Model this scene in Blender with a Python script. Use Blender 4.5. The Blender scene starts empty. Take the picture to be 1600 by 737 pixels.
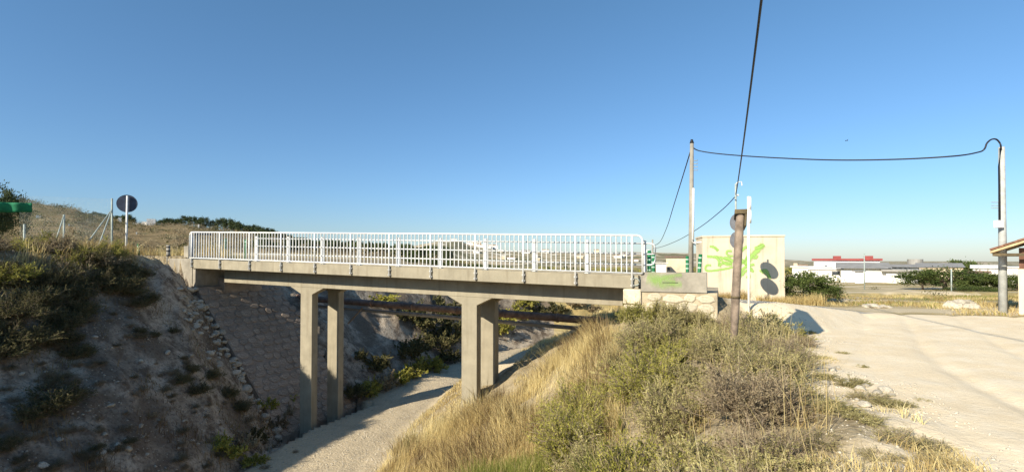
import bpy, math, random
import numpy as np
from mathutils import Vector, Matrix
SC = bpy.context.scene
COL = SC.collection
# ------------------------------------------------------------------ camera, sky, sun, exposure
F = 800.0                                  # focal length in photo pixels (photo is 1600 x 737)
PITCH = math.radians(1.3)
SH = 18.3
cd = bpy.data.cameras.new('camera'); cam = bpy.data.objects.new('camera', cd); COL.objects.link(cam)
cd.sensor_width = 36; cd.lens = 36 * F / 1600; cd.shift_y = SH / 1600
cd.clip_start = 0.05; cd.clip_end = 20000
cam.location = (0, 0, 0); cam.rotation_euler = (math.pi / 2 + PITCH, 0, 0)
SC.camera = cam
SUN_AZ = math.radians(45)                  # the light travels this far right of straight ahead
SUN_EL = math.radians(28.5)
w = bpy.data.worlds.new('World'); SC.world = w; w.use_nodes = True
nt = w.node_tree; bg = nt.nodes['Background']; sk = nt.nodes.new('ShaderNodeTexSky')
sk.sky_type = 'NISHITA'; sk.sun_disc = False
sk.sun_elevation = SUN_EL; sk.sun_rotation = math.pi + SUN_AZ
sk.air_density = 1.0; sk.dust_density = 0.35; sk.ozone_density = 2.0; sk.altitude = 300
# clear air: the whole sky a touch bluer, paler low down
wt = nt.nodes.new('ShaderNodeTexCoord'); wz = nt.nodes.new('ShaderNodeSeparateXYZ'); nt.links.new(wt.outputs['Generated'], wz.inputs[0])
wr = nt.nodes.new('ShaderNodeValToRGB'); nt.links.new(wz.outputs['Z'], wr.inputs[0])
we = wr.color_ramp.elements; we[0].position = 0.0; we[0].color = (.60,.68,.86,1); we[1].position = .5; we[1].color = (.70,1.0,1.10,1)
wq = we.new(.12); wq.color = (.61,.80,1.0,1)
wm = nt.nodes.new('ShaderNodeMix'); wm.data_type = 'RGBA'; wm.blend_type = 'MULTIPLY'; wm.inputs[0].default_value = 1
nt.links.new(sk.outputs[0], wm.inputs[6]); nt.links.new(wr.outputs[0], wm.inputs[7])
nt.links.new(wm.outputs[2], bg.inputs[0]); bg.inputs[1].default_value = 0.09
sl = bpy.data.lights.new('sun', 'SUN'); sun = bpy.data.objects.new('sun', sl); COL.objects.link(sun)
sl.energy = 5.0; sl.angle = math.radians(0.55); sl.color = (1.0, 0.90, 0.73)
SUNV = Vector((math.sin(SUN_AZ) * math.cos(SUN_EL), math.cos(SUN_AZ) * math.cos(SUN_EL), -math.sin(SUN_EL)))
sun.rotation_euler = SUNV.to_track_quat('-Z', 'Y').to_euler()
SC.view_settings.view_transform = 'Standard'; SC.view_settings.look = 'None'
SC.view_settings.exposure = 0.66; SC.view_settings.gamma = 1.0
SC.cycles.max_bounces = 6; SC.cycles.transparent_max_bounces = 12
R = random.Random(7); NR = np.random.default_rng(7)

# ------------------------------------------------------------------ helpers
def ray(px, py):
    u = (368.5 + SH - py) / F; r = (px - 800) / F
    c, s = math.cos(PITCH), math.sin(PITCH)
    return (r, c - u * s, s + u * c)
def at(px, py, Y):
    r = ray(px, py); k = Y / r[1]
    return Vector((r[0] * k, Y, r[2] * k))

def tag(o, label=None, cat=None, group=None, kind=None):
    if label: o['label'] = label
    if cat: o['category'] = cat
    if group: o['group'] = group
    if kind: o['kind'] = kind
    return o
def empty(name, loc, rz=0, label=None, cat=None, group=None):
    o = bpy.data.objects.new(name, None); COL.objects.link(o)
    o.location = loc; o.rotation_euler = (0, 0, rz); o.empty_display_size = .2
    return tag(o, label, cat, group)
def link(name, me, mat, parent=None):
    o = bpy.data.objects.new(name, me); COL.objects.link(o)
    if mat is not None and len(me.materials) == 0: me.materials.append(mat)
    if parent is not None: o.parent = parent
    return o
def mesh_np(name, V, Fc, mat=None, attr=None, smooth=False, parent=None, uv=None):
    V = np.asarray(V, dtype=np.float32); Fc = np.asarray(Fc, dtype=np.int32)
    me = bpy.data.meshes.new(name); k = Fc.shape[1]
    me.vertices.add(len(V)); me.vertices.foreach_set('co', V.ravel())
    me.loops.add(Fc.size); me.loops.foreach_set('vertex_index', Fc.ravel())
    me.polygons.add(len(Fc)); me.polygons.foreach_set('loop_start', np.arange(0, Fc.size, k, dtype=np.int32))
    me.update(calc_edges=True)
    if smooth: me.polygons.foreach_set('use_smooth', np.ones(len(Fc), dtype=bool))
    for an, dat in (attr or {}).items():
        dat = np.asarray(dat, dtype=np.float32)
        if dat.ndim == 1:
            a = me.attributes.new(an, 'FLOAT', 'POINT'); a.data.foreach_set('value', dat)
        else:
            a = me.attributes.new(an, 'FLOAT_COLOR', 'POINT'); a.data.foreach_set('color', dat.ravel())
    return link(name, me, mat, parent)

class MB:
    """collects simple solids; build() links them as one mesh"""
    def __init__(s): s.v = []; s.f = []
    def add(s, vs, fs):
        b = len(s.v); s.v += [tuple(q) for q in vs]; s.f += [tuple(b + i for i in f) for f in fs]; return s
    def box(s, a, b, M=None):
        x0, y0, z0 = a; x1, y1, z1 = b
        vs = [Vector(q) for q in ((x0,y0,z0),(x1,y0,z0),(x1,y1,z0),(x0,y1,z0),(x0,y0,z1),(x1,y0,z1),(x1,y1,z1),(x0,y1,z1))]
        if M is not None: vs = [M @ q for q in vs]
        return s.add(vs, [(0,3,2,1),(4,5,6,7),(0,1,5,4),(1,2,6,5),(2,3,7,6),(3,0,4,7)])
    def tube(s, pts, r, n=8, r2=None, cap=True):
        pts = [Vector(p) for p in pts]; m = len(pts); ring = []
        for i, p in enumerate(pts):
            t = (pts[min(i+1,m-1)] - pts[max(i-1,0)]).normalized()
            a = t.cross(Vector((0,0,1)))
            if a.length < .05: a = t.cross(Vector((1,0,0)))
            a.normalize(); b = t.cross(a)
            rr = r if r2 is None else r + (r2 - r) * i / (m - 1)
            ring.append([p + a * rr * math.cos(2*math.pi*k/n) + b * rr * math.sin(2*math.pi*k/n) for k in range(n)])
        vs = [q for rg in ring for q in rg]
        fs = [(i*n+k, i*n+(k+1)%n, (i+1)*n+(k+1)%n, (i+1)*n+k) for i in range(m-1) for k in range(n)]
        if cap: fs += [tuple(range(n))[::-1], tuple((m-1)*n+k for k in range(n))]
        return s.add(vs, fs)
    def prism(s, poly, y0, y1, M=None):
        """poly in (x,z), extruded along y"""
        n = len(poly)
        vs = [Vector((x, y0, z)) for x, z in poly] + [Vector((x, y1, z)) for x, z in poly]
        if M is not None: vs = [M @ q for q in vs]
        return s.add(vs, [tuple(range(n)), tuple(range(2*n-1, n-1, -1))] + [((i+1)%n, i, n+i, n+(i+1)%n) for i in range(n)])
    def build(s, name, mat, parent=None, bevel=0, smooth=False):
        me = bpy.data.meshes.new(name); me.from_pydata(s.v, [], s.f); me.update()
        if smooth: me.polygons.foreach_set('use_smooth', [len(p.vertices) == 4 for p in me.polygons])
        o = link(name, me, mat, parent)
        if bevel:
            m = o.modifiers.new('bevel', 'BEVEL'); m.width = bevel; m.segments = 2; m.limit_method = 'ANGLE'
        return o

# numpy gradient-ish value noise
def _h(ix, iy, sd):
    n = (ix.astype(np.int64) * 374761393 + iy.astype(np.int64) * 668265263 + sd * 982451653) & 0xffffffff
    n = ((n ^ (n >> 13)) * 1274126177) & 0xffffffff
    return ((n ^ (n >> 16)) & 0xffff) / 65535.0
def vnoise(x, y, sd=0):
    ix = np.floor(x); iy = np.floor(y); fx = x - ix; fy = y - iy
    fx = fx*fx*fx*(fx*(fx*6-15)+10); fy = fy*fy*fy*(fy*(fy*6-15)+10)
    a = _h(ix, iy, sd); b = _h(ix+1, iy, sd); c = _h(ix, iy+1, sd); d = _h(ix+1, iy+1, sd)
    return (a + (b-a)*fx) * (1-fy) + (c + (d-c)*fx) * fy
def fbm(x, y, o=4, sd=0):
    t = 0; a = .5; s = 0
    for i in range(o):
        t = t + a * vnoise(x * 2**i + 17.3*i, y * 2**i - 9.1*i, sd + i); s += a; a *= .5
    return t / s - .5
def sstep(a, b, x):
    t = np.clip((x - a) / (b - a), 0, 1); return t*t*(3-2*t)

# ------------------------------------------------------------------ the shape of the land
BO = np.array([-12.04, 19.3]); BD = np.array([.9253, -.3794]); BN = np.array([.3794, .9253]); BL = 16.34
FLOOR = -5.8
CL = np.array([(-11,-16),(-9,-8),(-7.1,1),(-5.7,8),(-5.2,14),(-4.5,19),(-2.9,25),(-.2,30),(4,34),(13,37),(30,39),(60,45)], float)
def cdist(X, Y):
    best = np.full(X.shape, 1e9); side = np.zeros(X.shape); al = np.zeros(X.shape); acc = 0
    for (ax, ay), (bx, by) in zip(CL[:-1], CL[1:]):
        dx, dy = bx-ax, by-ay; L = math.hypot(dx, dy)
        t = np.clip(((X-ax)*dx + (Y-ay)*dy) / L**2, 0, 1)
        qx = X-ax-t*dx; qy = Y-ay-t*dy; d = np.hypot(qx, qy)
        sd = np.sign(dx*(Y-ay) - dy*(X-ax)); m = d < best
        best = np.where(m, d, best); side = np.where(m, sd, side); al = np.where(m, acc + t*L, al); acc += L
    return best, side, al                      # side > 0: left of the bed
RAMP = np.array([(1.5,14.9,-.62),(4.6,14.9,-.76),(6.1,14.8,-1.12),(9.6,16.9,-1.58),(13.5,18.0,-1.84)], float)
def rampdist(X, Y):
    best = np.full(X.shape, 1e9); z = np.zeros(X.shape)
    for a, b in zip(RAMP[:-1], RAMP[1:]):
        dx, dy = b[0]-a[0], b[1]-a[1]; L = math.hypot(dx, dy)
        t = np.clip(((X-a[0])*dx + (Y-a[1])*dy) / L**2, 0, 1)
        d = np.hypot(X-a[0]-t*dx, Y-a[1]-t*dy); m = d < best
        best = np.where(m, d, best); z = np.where(m, a[2] + t*(b[2]-a[2]), z)
    return best, z
HX = np.array([-600,-260,-175,-150,-139,-128,-122,-112,-94,-75,-67,-56,-45,-30,0,40,100,600], float)
HZ = np.array([22,18,15.5,15.5,14.6,13.0,10.6,8.8,8.4,6.6,5.0,2.4,1.4,.8,.5,-1.5,-4,-4], float)
def plateau(X, Y):
    rgt = np.interp(Y, [-50,0,20,30,45,60,80,160,400,1200,5000], [-1.6,-1.63,-1.78,-2.2,-2.9,-3.45,-3.8,-5,-6.5,-9,-26])
    lft = np.interp(Y, [-50,0,14,20,30,60,100,1200,5000], [.6,.35,.2,.1,.35,.7,1.0,-4,-26])
    k = sstep(-14, 10, X + (Y-20)*.18)
    k = np.where(Y > 22, sstep(-20, 22, X + (Y-22)*.12), sstep(-10, -4, X))
    z = lft*(1-k) + rgt*k
    hill = np.interp(X * 150/np.maximum(Y, 60), HX, HZ) * 1.0
    z = z + np.maximum(hill + 1.0*0, -5) * sstep(62, 150, Y) * (1 - .9*sstep(170, 420, Y)) * (np.interp(X*150/np.maximum(Y,60), [-30,60], [1,0]))
    far = np.interp(X, [-500,-150,-110,-78,-60,-40,-10,80,160,220,300,360,600,1500],[12,14,17,24,27,22,17,16,15,14,7,3,2.5,2]) + 2.5*fbm(X*.02, Y*.01, 4, 91)
    z = z + np.maximum(far, 0) * np.exp(-((Y-620)/150)**2)
    return z
def height(X, Y):
    X = np.asarray(X, float); Y = np.asarray(Y, float)
    d, side, al = cdist(X, Y)
    p = plateau(X, Y)
    near = sstep(45, 8, np.hypot(X, Y))
    wob = fbm(X*.35, Y*.35, 4, 3)
    sl = np.where(side > 0, 1.08, np.interp(Y, [0, 4, 9, 14, 22, 30], [.66,.62,.55,.60,.55,.5]))
    hw = np.where(side > 0, 2.25, np.interp(Y, [8,14,18,24], [1.8,1.6,.9,.7])) + .5*fbm(X*.3, Y*.3, 2, 9)
    rise = FLOOR + sl * (d - hw) + np.where(d > hw, 1, 0) * 1.1*wob*np.clip((d-hw)/2, 0, 1)
    gully = np.abs(fbm(X*.55 + 4, Y*.55, 3, 12)) * np.clip((d-hw)/1.5, 0, 1) * np.where(side > 0, .9, .35)
    z = np.maximum(FLOOR + .05*fbm(X*.8, Y*.8, 3, 5) - .03*np.exp(-((d-.75)/.22)**2), rise - gully)
    k = .35                                                     # soft minimum rounds the crest
    hh = np.clip(.5 + .5*(p - z)/k, 0, 1)
    z = p*(1-hh) + z*hh - k*hh*(1-hh)
    # causeway up to the bridge
    rd, rz = rampdist(X, Y)
    rz = rz - np.maximum(rd - 1.75, 0)*.5
    s = (X-BO[0])*BD[0] + (Y-BO[1])*BD[1]; n = (X-BO[0])*BN[0] + (Y-BO[1])*BN[1]
    z = np.where(s > 16.4, np.maximum(z, rz), z)
    # ground kept under the deck, under the revetment and the footings
    rev = -1.12 - 1.16*(s - .25)
    under = (s > -.6) & (s < 5.4) & (n > -.1) & (n < 3.8)
    z = np.where(under, np.minimum(z, rev - .16), z)
    z = np.where((s > -.1) & (s < 5.6) & (n <= -.1) & (n > -2.6), np.minimum(z, rev - .05 + .8*np.maximum(-n-.1, 0)), z)
    z = np.where((s > -3.2) & (s <= -.1) & (n <= .02) & (n > -2.8), np.minimum(z, -1.3 - .42*s - .12*n), z)
    z = np.where((s > 0) & (s < 16.5) & (n > -.3) & (n < 3.3), np.minimum(z, -1.35 - .025*s), z)
    z = np.where((s > 14) & (s < 18.6) & (n > -.9) & (n < .1), np.minimum(z, -1.5), z)
    # wheel ruts on the dirt road
    xr = 5.6 + .34*(Y-3) + .035*(Y-3)**2*.5 + .15*np.sin(Y*.6)
    for off, dp in ((-.8,.035),(.8,.035),(2.6,.022),(4.2,.022),(-2.0,.015)):
        z = z - dp*np.exp(-((X - xr - off)/.17)**2) * (Y > -5) * (Y < 17) * (X > 3.5) * (.6 + vnoise(Y*.7, X*0+off, 8))
    # small relief
    rock = sstep(.2, 1.2, d - hw)
    flat_ = 1 - .82*sstep(-.8, .6, X - np.interp(Y, [-6,0,3,4.5,8.5,13,15.5], [1.2,2.6,3.6,3.9,5.2,6.6,7.0])) * (Y < 18)
    z = z + flat_ * near * (.10 + .10*rock) * fbm(X*1.3, Y*1.3, 4, 21) * np.where(d < hw, .3, 1) * np.where((rd < 1.8) & (s > 16.4), .1, 1)
    z = z + (1-near) * .5 * fbm(X*.08, Y*.08, 4, 30) * sstep(14, 60, Y) + sstep(60, 140, Y) * 1.8 * fbm(X*.03, Y*.02, 5, 33) * np.interp(X, [-60, 0], [1, .25])
    return z
def hz(x, y): return float(height(np.array([x]), np.array([y]))[0])
def gp(px, py, lo=2.0, hi=400.0):
    """where the sight line through a photo pixel meets the ground"""
    r = ray(px, py); Ys = np.exp(np.linspace(math.log(lo), math.log(hi), 1500)); k = Ys / r[1]
    z = height(r[0]*k, Ys); i = np.nonzero(r[2]*k <= z)[0]
    i = i[0] if len(i) else len(Ys)-1
    return Vector((r[0]*k[i], Ys[i], z[i]))

# ------------------------------------------------------------------ materials
def mat(name, col=(.5,.5,.5), rough=.85, metal=0, var=.12, scale=6, bump=.15, bscale=30, col2=None, spec=.3, rnd=0, coord='Object', sat=None):
    m = bpy.data.materials.new(name); m.use_nodes = True; t = m.node_tree; N = t.nodes; L = t.links
    b = N['Principled BSDF']; b.inputs['Roughness'].default_value = rough; b.inputs['Metallic'].default_value = metal
    b.inputs['Specular IOR Level'].default_value = spec
    tc = N.new('ShaderNodeTexCoord')
    n1 = N.new('ShaderNodeTexNoise'); n1.inputs['Scale'].default_value = scale; n1.inputs['Detail'].default_value = 8; n1.inputs['Roughness'].default_value = .62
    L.new(tc.outputs[coord], n1.inputs['Vector'])
    mx = N.new('ShaderNodeMix'); mx.data_type = 'RGBA'
    c2 = col2 or tuple(c*(1-2.2*var) for c in col)
    c1 = col if col2 else tuple(min(1, c*(1+1.2*var)) for c in col)
    mx.inputs[6].default_value = (*c1, 1); mx.inputs[7].default_value = (*c2, 1)
    rp = N.new('ShaderNodeMapRange'); rp.inputs[1].default_value = .32; rp.inputs[2].default_value = .68
    L.new(n1.outputs[0], rp.inputs[0]); L.new(rp.outputs[0], mx.inputs[0])
    out = mx.outputs[2]
    if name in ('painted_concrete','grey_concrete','cream_render'):
        mp = N.new('ShaderNodeMapping'); mp.inputs['Scale'].default_value = (5,5,.35); L.new(tc.outputs[coord], mp.inputs[0])
        n3 = N.new('ShaderNodeTexNoise'); n3.inputs['Scale'].default_value = 1.6; n3.inputs['Detail'].default_value = 6; L.new(mp.outputs[0], n3.inputs[0])
        r3 = N.new('ShaderNodeMapRange'); r3.inputs[1].default_value = .52; r3.inputs[2].default_value = .78; r3.inputs[4].default_value = .55; L.new(n3.outputs[0], r3.inputs[0])
        m3 = N.new('ShaderNodeMix'); m3.data_type = 'RGBA'; L.new(r3.outputs[0], m3.inputs[0]); L.new(out, m3.inputs[6]); m3.inputs[7].default_value = (col[0]*.55, col[1]*.5, col[2]*.45, 1); out = m3.outputs[2]
    if rnd:
        oi = N.new('ShaderNodeObjectInfo'); mr = N.new('ShaderNodeMapRange')
        mr.inputs[3].default_value = 1-rnd; mr.inputs[4].default_value = 1+rnd; L.new(oi.outputs['Random'], mr.inputs[0])
        hs = N.new('ShaderNodeHueSaturation'); L.new(out, hs.inputs['Color']); L.new(mr.outputs[0], hs.inputs['Value']); out = hs.outputs[0]
    L.new(out, b.inputs['Base Color'])
    if bump:
        n2 = N.new('ShaderNodeTexNoise'); n2.inputs['Scale'].default_value = bscale; n2.inputs['Detail'].default_value = 6
        L.new(tc.outputs[coord], n2.inputs['Vector'])
        bp = N.new('ShaderNodeBump'); bp.inputs['Strength'].default_value = bump; bp.inputs['Distance'].default_value = .02
        L.new(n2.outputs[0], bp.inputs['Height']); L.new(bp.outputs[0], b.inputs['Normal'])
    return m
def leafmat(name, stops, rough=.75, trans=.25, rnd=.18):
    m = bpy.data.materials.new(name); m.use_nodes = True; t = m.node_tree; N = t.nodes; L = t.links
    b = N['Principled BSDF']; b.inputs['Roughness'].default_value = rough; b.inputs['Specular IOR Level'].default_value = .15
    a = N.new('ShaderNodeAttribute'); a.attribute_name = 'tint'
    cr = N.new('ShaderNodeValToRGB'); e = cr.color_ramp.elements
    e[0].position = 0; e[0].color = (*stops[0], 1); e[1].position = 1; e[1].color = (*stops[-1], 1)
    for i in range(1, len(stops)-1):
        q = e.new(i/(len(stops)-1)); q.color = (*stops[i], 1)
    L.new(a.outputs['Fac'], cr.inputs[0])
    oi = N.new('ShaderNodeObjectInfo'); mr = N.new('ShaderNodeMapRange'); mr.inputs[3].default_value = 1-rnd; mr.inputs[4].default_value = 1+rnd
    L.new(oi.outputs['Random'], mr.inputs[0]); hs = N.new('ShaderNodeHueSaturation'); L.new(cr.outputs[0], hs.inputs['Color']); L.new(mr.outputs[0], hs.inputs['Value'])
    L.new(hs.outputs[0], b.inputs['Base Color'])
    tr = N.new('ShaderNodeBsdfTranslucent'); L.new(hs.outputs[0], tr.inputs['Color'])
    ms = N.new('ShaderNodeMixShader'); ms.inputs[0].default_value = trans
    L.new(b.outputs[0], ms.inputs[1]); L.new(tr.outputs[0], ms.inputs[2]); L.new(ms.outputs[0], N['Material Output'].inputs[0])
    return m

def ground_material():
    m = bpy.data.materials.new('land'); m.use_nodes = True; t = m.node_tree; N = t.nodes; L = t.links
    b = N['Principled BSDF']; b.inputs['Roughness'].default_value = .95; b.inputs['Specular IOR Level'].default_value = .1
    geo = N.new('ShaderNodeNewGeometry')
    def noise(sc, det=8, ro=.6):
        n = N.new('ShaderNodeTexNoise'); n.inputs['Scale'].default_value = sc; n.inputs['Detail'].default_value = det; n.inputs['Roughness'].default_value = ro
        L.new(geo.outputs['Position'], n.inputs['Vector']); return n.outputs[0]
    def rng(v, a, c, lo=0, hi=1):
        r = N.new('ShaderNodeMapRange'); r.inputs[1].default_value = a; r.inputs[2].default_value = c; r.inputs[3].default_value = lo; r.inputs[4].default_value = hi
        L.new(v, r.inputs[0]); return r.outputs[0]
    def mix(f, a, c):
        x = N.new('ShaderNodeMix'); x.data_type = 'RGBA'
        for i, q in ((6, a), (7, c)):
            if isinstance(q, tuple): x.inputs[i].default_value = (*q, 1)
            else: L.new(q, x.inputs[i])
        if isinstance(f, float): x.inputs[0].default_value = f
        else: L.new(f, x.inputs[0])
        return x.outputs[2]
    big = noise(.45, 6); mid = noise(2.2, 8, .65); fine = noise(14, 8, .7); vfine = noise(60, 4, .7); far = noise(.035, 10, .7)
    vo = N.new('ShaderNodeTexVoronoi'); vo.inputs['Scale'].default_value = 16; L.new(geo.outputs['Position'], vo.inputs['Vector'])
    def mask(nm, ch):
        a = N.new('ShaderNodeAttribute'); a.attribute_name = nm; s = N.new('ShaderNodeSeparateColor'); L.new(a.outputs['Color'], s.inputs[0])
        v = s.outputs[ch]
        ad = N.new('ShaderNodeMath'); ad.operation = 'MULTIPLY_ADD'; L.new(mid, ad.inputs[0]); ad.inputs[1].default_value = .7; L.new(v, ad.inputs[2])
        return rng(ad.outputs[0], .72, .98)
    # general dry soil with scrubby brown cover
    soil = mix(rng(mid, .38, .62), (.36,.29,.18), (.20,.155,.09))
    soil = mix(rng(fine, .45, .7), soil, (.44,.37,.25))
    hillc = mix(rng(far, .40, .60), (.13,.098,.05), (.25,.185,.10))
    hillc = mix(rng(noise(.25, 8, .7), .5, .66), hillc, (.10,.105,.05))
    # pale yard dirt
    dirt = mix(rng(big, .35, .65), (.77,.65,.46), (.70,.575,.39))
    dirt = mix(rng(mid, .45, .75), dirt, (.79,.70,.54))
    dirt = mix(rng(fine, .60, .78, 0, .6), dirt, (.50,.42,.30))
    # gravel track
    grav = mix(rng(fine, .35, .65), (.60,.50,.34), (.42,.34,.23))
    grav = mix(rng(vo.outputs['Distance'], .15, .5, .35, 0), grav, (.60,.55,.45))
    grav = mix(rng(mid, .5, .75), grav, (.38,.32,.23))
    # bank: pale marl with brown stains
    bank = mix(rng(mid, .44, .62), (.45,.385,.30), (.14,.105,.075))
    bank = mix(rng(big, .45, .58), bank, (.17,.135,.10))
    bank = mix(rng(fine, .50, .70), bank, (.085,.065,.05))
    asph = mix(rng(fine, .3, .7), (.27,.26,.235), (.34,.33,.295))
    field = mix(rng(mid, .4, .62), (.38,.29,.13), (.30,.25,.12))
    mp = N.new('ShaderNodeMapping'); mp.inputs['Scale'].default_value = (.07,.30,.3); L.new(geo.outputs['Position'], mp.inputs[0])
    ns = N.new('ShaderNodeTexNoise'); ns.inputs['Scale'].default_value = 1; ns.inputs['Detail'].default_value = 7; L.new(mp.outputs[0], ns.inputs[0])
    field = mix(rng(ns.outputs[0], .50, .58), field, (.56,.47,.32))
    sx = N.new('ShaderNodeSeparateXYZ'); L.new(geo.outputs['Position'], sx.inputs[0])
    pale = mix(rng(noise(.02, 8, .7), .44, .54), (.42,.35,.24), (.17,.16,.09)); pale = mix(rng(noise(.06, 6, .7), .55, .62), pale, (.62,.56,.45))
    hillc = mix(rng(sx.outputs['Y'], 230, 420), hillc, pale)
    c = soil
    c = mix(mask('za', 0), c, dirt); c = mix(mask('zb', 1), c, bank); c = mix(mask('zb', 0), c, grav)
    c = mix(mask('za', 2), c, field); c = mix(mask('zb', 2), c, hillc); c = mix(mask('za', 1), c, asph)
    L.new(c, b.inputs['Base Color'])
    ad = N.new('ShaderNodeMath'); ad.operation = 'MULTIPLY_ADD'; L.new(vo.outputs['Distance'], ad.inputs[0]); ad.inputs[1].default_value = -.35
    ad2 = N.new('ShaderNodeMath'); ad2.operation = 'ADD'; L.new(fine, ad2.inputs[0]); L.new(mid, ad2.inputs[1]); L.new(ad2.outputs[0], ad.inputs[2])
    bp = N.new('ShaderNodeBump'); bp.inputs['Distance'].default_value = .05
    ma = N.new('ShaderNodeAttribute'); ma.attribute_name = 'za'; ms_ = N.new('ShaderNodeSeparateColor'); L.new(ma.outputs['Color'], ms_.inputs[0]); L.new(rng(ms_.outputs[0], 0, 1, .8, .32), bp.inputs['Strength'])
    L.new(ad.outputs[0], bp.inputs['Height']); L.new(bp.outputs[0], b.inputs['Normal'])
    return m

M = {}
M['land'] = ground_material()
M['paint'] = mat('painted_concrete', (.315,.28,.205), .8, var=.08, scale=2.5, bump=.12, bscale=40)
M['grey_conc'] = mat('grey_concrete', (.32,.29,.235), .9, var=.14, scale=3, bump=.25, bscale=25)
M['white_metal'] = mat('white_painted_steel', (.66,.665,.65), .4, metal=.0, var=.04, scale=9, bump=0, spec=.5)
M['galv'] = mat('galvanised_steel', (.72,.72,.70), .45, metal=0, var=.10, scale=8, bump=.05)
M['polegrey'] = mat('weathered_concrete_pole', (.42,.43,.41), .8, var=.12, scale=4, bump=.15)
M['dkgalv'] = mat('weathered_steel_post', (.36,.41,.38), .6, metal=.1, var=.15, scale=5, bump=.05)
M['mortar'] = mat('lime_mortar', (.33,.26,.20), .95, var=.18, scale=3, bump=.6, bscale=14)
M['stone'] = mat('rubble_stone', (.37,.29,.22), .9, var=.22, scale=5, bump=.5, bscale=18, rnd=.16, coord='Object')
M['pale_stone'] = mat('pale_limestone', (.56,.49,.36), .9, var=.12, scale=5, bump=.5, bscale=15, rnd=.12)
M['pale_mortar'] = mat('ochre_mortar', (.42,.35,.24), .95, var=.16, scale=4, bump=.6, bscale=14)
M['render'] = mat('cream_render', (.62,.54,.41), .92, var=.07, scale=1.3, bump=.15, bscale=20)
M['rust'] = mat('red_brown_pipe', (.22,.145,.11), .75, var=.25, scale=4, bump=.15)
M['pipe2'] = mat('grey_pipe', (.33,.30,.26), .7, var=.12, scale=4, bump=.1)
M['wood'] = mat('weathered_timber', (.24,.185,.14), .9, var=.22, scale=7, bump=.6, bscale=16)
M['darkwood'] = mat('dark_timber', (.13,.10,.055), .85, var=.25, scale=6, bump=.4)
M['pole'] = mat('pole_concrete', (.30,.28,.24), .9, var=.1, scale=3, bump=.2)
M['black'] = mat('black_rubber', (.018,.018,.022), .5, var=.1, bump=0)
M['sheet'] = mat('black_plastic_sheet', (.028,.030,.040), .38, var=.3, scale=4, bump=.2, bscale=8, spec=.55)
M['signback'] = mat('sign_back', (.045,.055,.085), .45, metal=.2, var=.15, bump=0)
M['greysign'] = mat('grey_sign_back', (.24,.24,.25), .4, metal=.4, var=.1, bump=0)
M['green'] = mat('green_plastic', (.015,.16,.06), .5, var=.12, bump=0)
M['band'] = mat('faded_band', (.42,.58,.48), .6, var=.1, bump=0)
M['white'] = mat('white_reflective', (.75,.76,.74), .5, var=.04, bump=0)
M['net'] = mat('green_netting', (.012,.17,.08), .8, var=.2, scale=3, bump=.3)
M['whitewall'] = mat('whitewash', (.80,.78,.73), .9, var=.04, scale=.5, bump=.05)
M['beigewall'] = mat('beige_wall', (.60,.50,.36), .9, var=.08, scale=.6, bump=.05)
M['redroof'] = mat('red_sheet_roof', (.27,.055,.05), .6, var=.12, scale=.8, bump=0)
M['greyroof'] = mat('fibre_cement_roof', (.30,.29,.27), .8, var=.12, scale=.8, bump=.1)
M['brownroof'] = mat('brown_roof', (.30,.19,.12), .8, var=.12, scale=.8, bump=.1)
M['glass'] = mat('dark_window_glass', (.05,.06,.07), .2, var=.1, bump=0, spec=.5)
M['tile'] = mat('clay_tile', (.27,.13,.075), .8, var=.2, scale=6, bump=.2, rnd=.15)
M['eave'] = mat('eave_boards', (.50,.38,.22), .8, var=.15, scale=6, bump=.1)
M['brownwall'] = mat('brown_wall', (.15,.075,.05), .8, var=.15, scale=5, bump=.2)
M['bark'] = mat('bark', (.16,.12,.085), .95, var=.25, scale=8, bump=.7)
M['twig'] = mat('dry_twigs', (.27,.21,.145), .95, var=.2, scale=8, bump=0)
M['rock'] = mat('limestone_rock', (.50,.45,.36), .95, var=.18, scale=4, bump=.7, bscale=10, rnd=.15)
M['sage'] = leafmat('sage_leaves', [(.15,.135,.05),(.30,.27,.105),(.45,.40,.17),(.58,.51,.24)])
M['olive'] = leafmat('olive_leaves', [(.12,.13,.025),(.27,.265,.05),(.42,.39,.085),(.54,.48,.14)])
M['drybush'] = leafmat('dry_bush_leaves', [(.14,.10,.06),(.26,.20,.12),(.38,.31,.19),(.44,.37,.24)])
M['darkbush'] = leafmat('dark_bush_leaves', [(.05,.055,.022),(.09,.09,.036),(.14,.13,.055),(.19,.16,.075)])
M['treeleaf'] = leafmat('tree_leaves', [(.035,.055,.015),(.06,.085,.022),(.09,.115,.03),(.13,.15,.045)], trans=.15)
M['pine'] = leafmat('pine_needles', [(.035,.05,.02),(.055,.075,.03),(.08,.095,.04)], trans=.1)
M['straw'] = leafmat('straw_grass', [(.36,.26,.11),(.58,.46,.21),(.70,.58,.29),(.74,.65,.38)], trans=.35, rnd=0)
M['greengrass'] = leafmat('green_grass', [(.13,.16,.03),(.22,.24,.05),(.32,.31,.09),(.46,.39,.17)], trans=.35, rnd=0)
M['brownweed'] = leafmat('brown_weeds', [(.12,.075,.04),(.20,.14,.07),(.30,.22,.11),(.18,.16,.06)], trans=.25, rnd=0)

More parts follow.
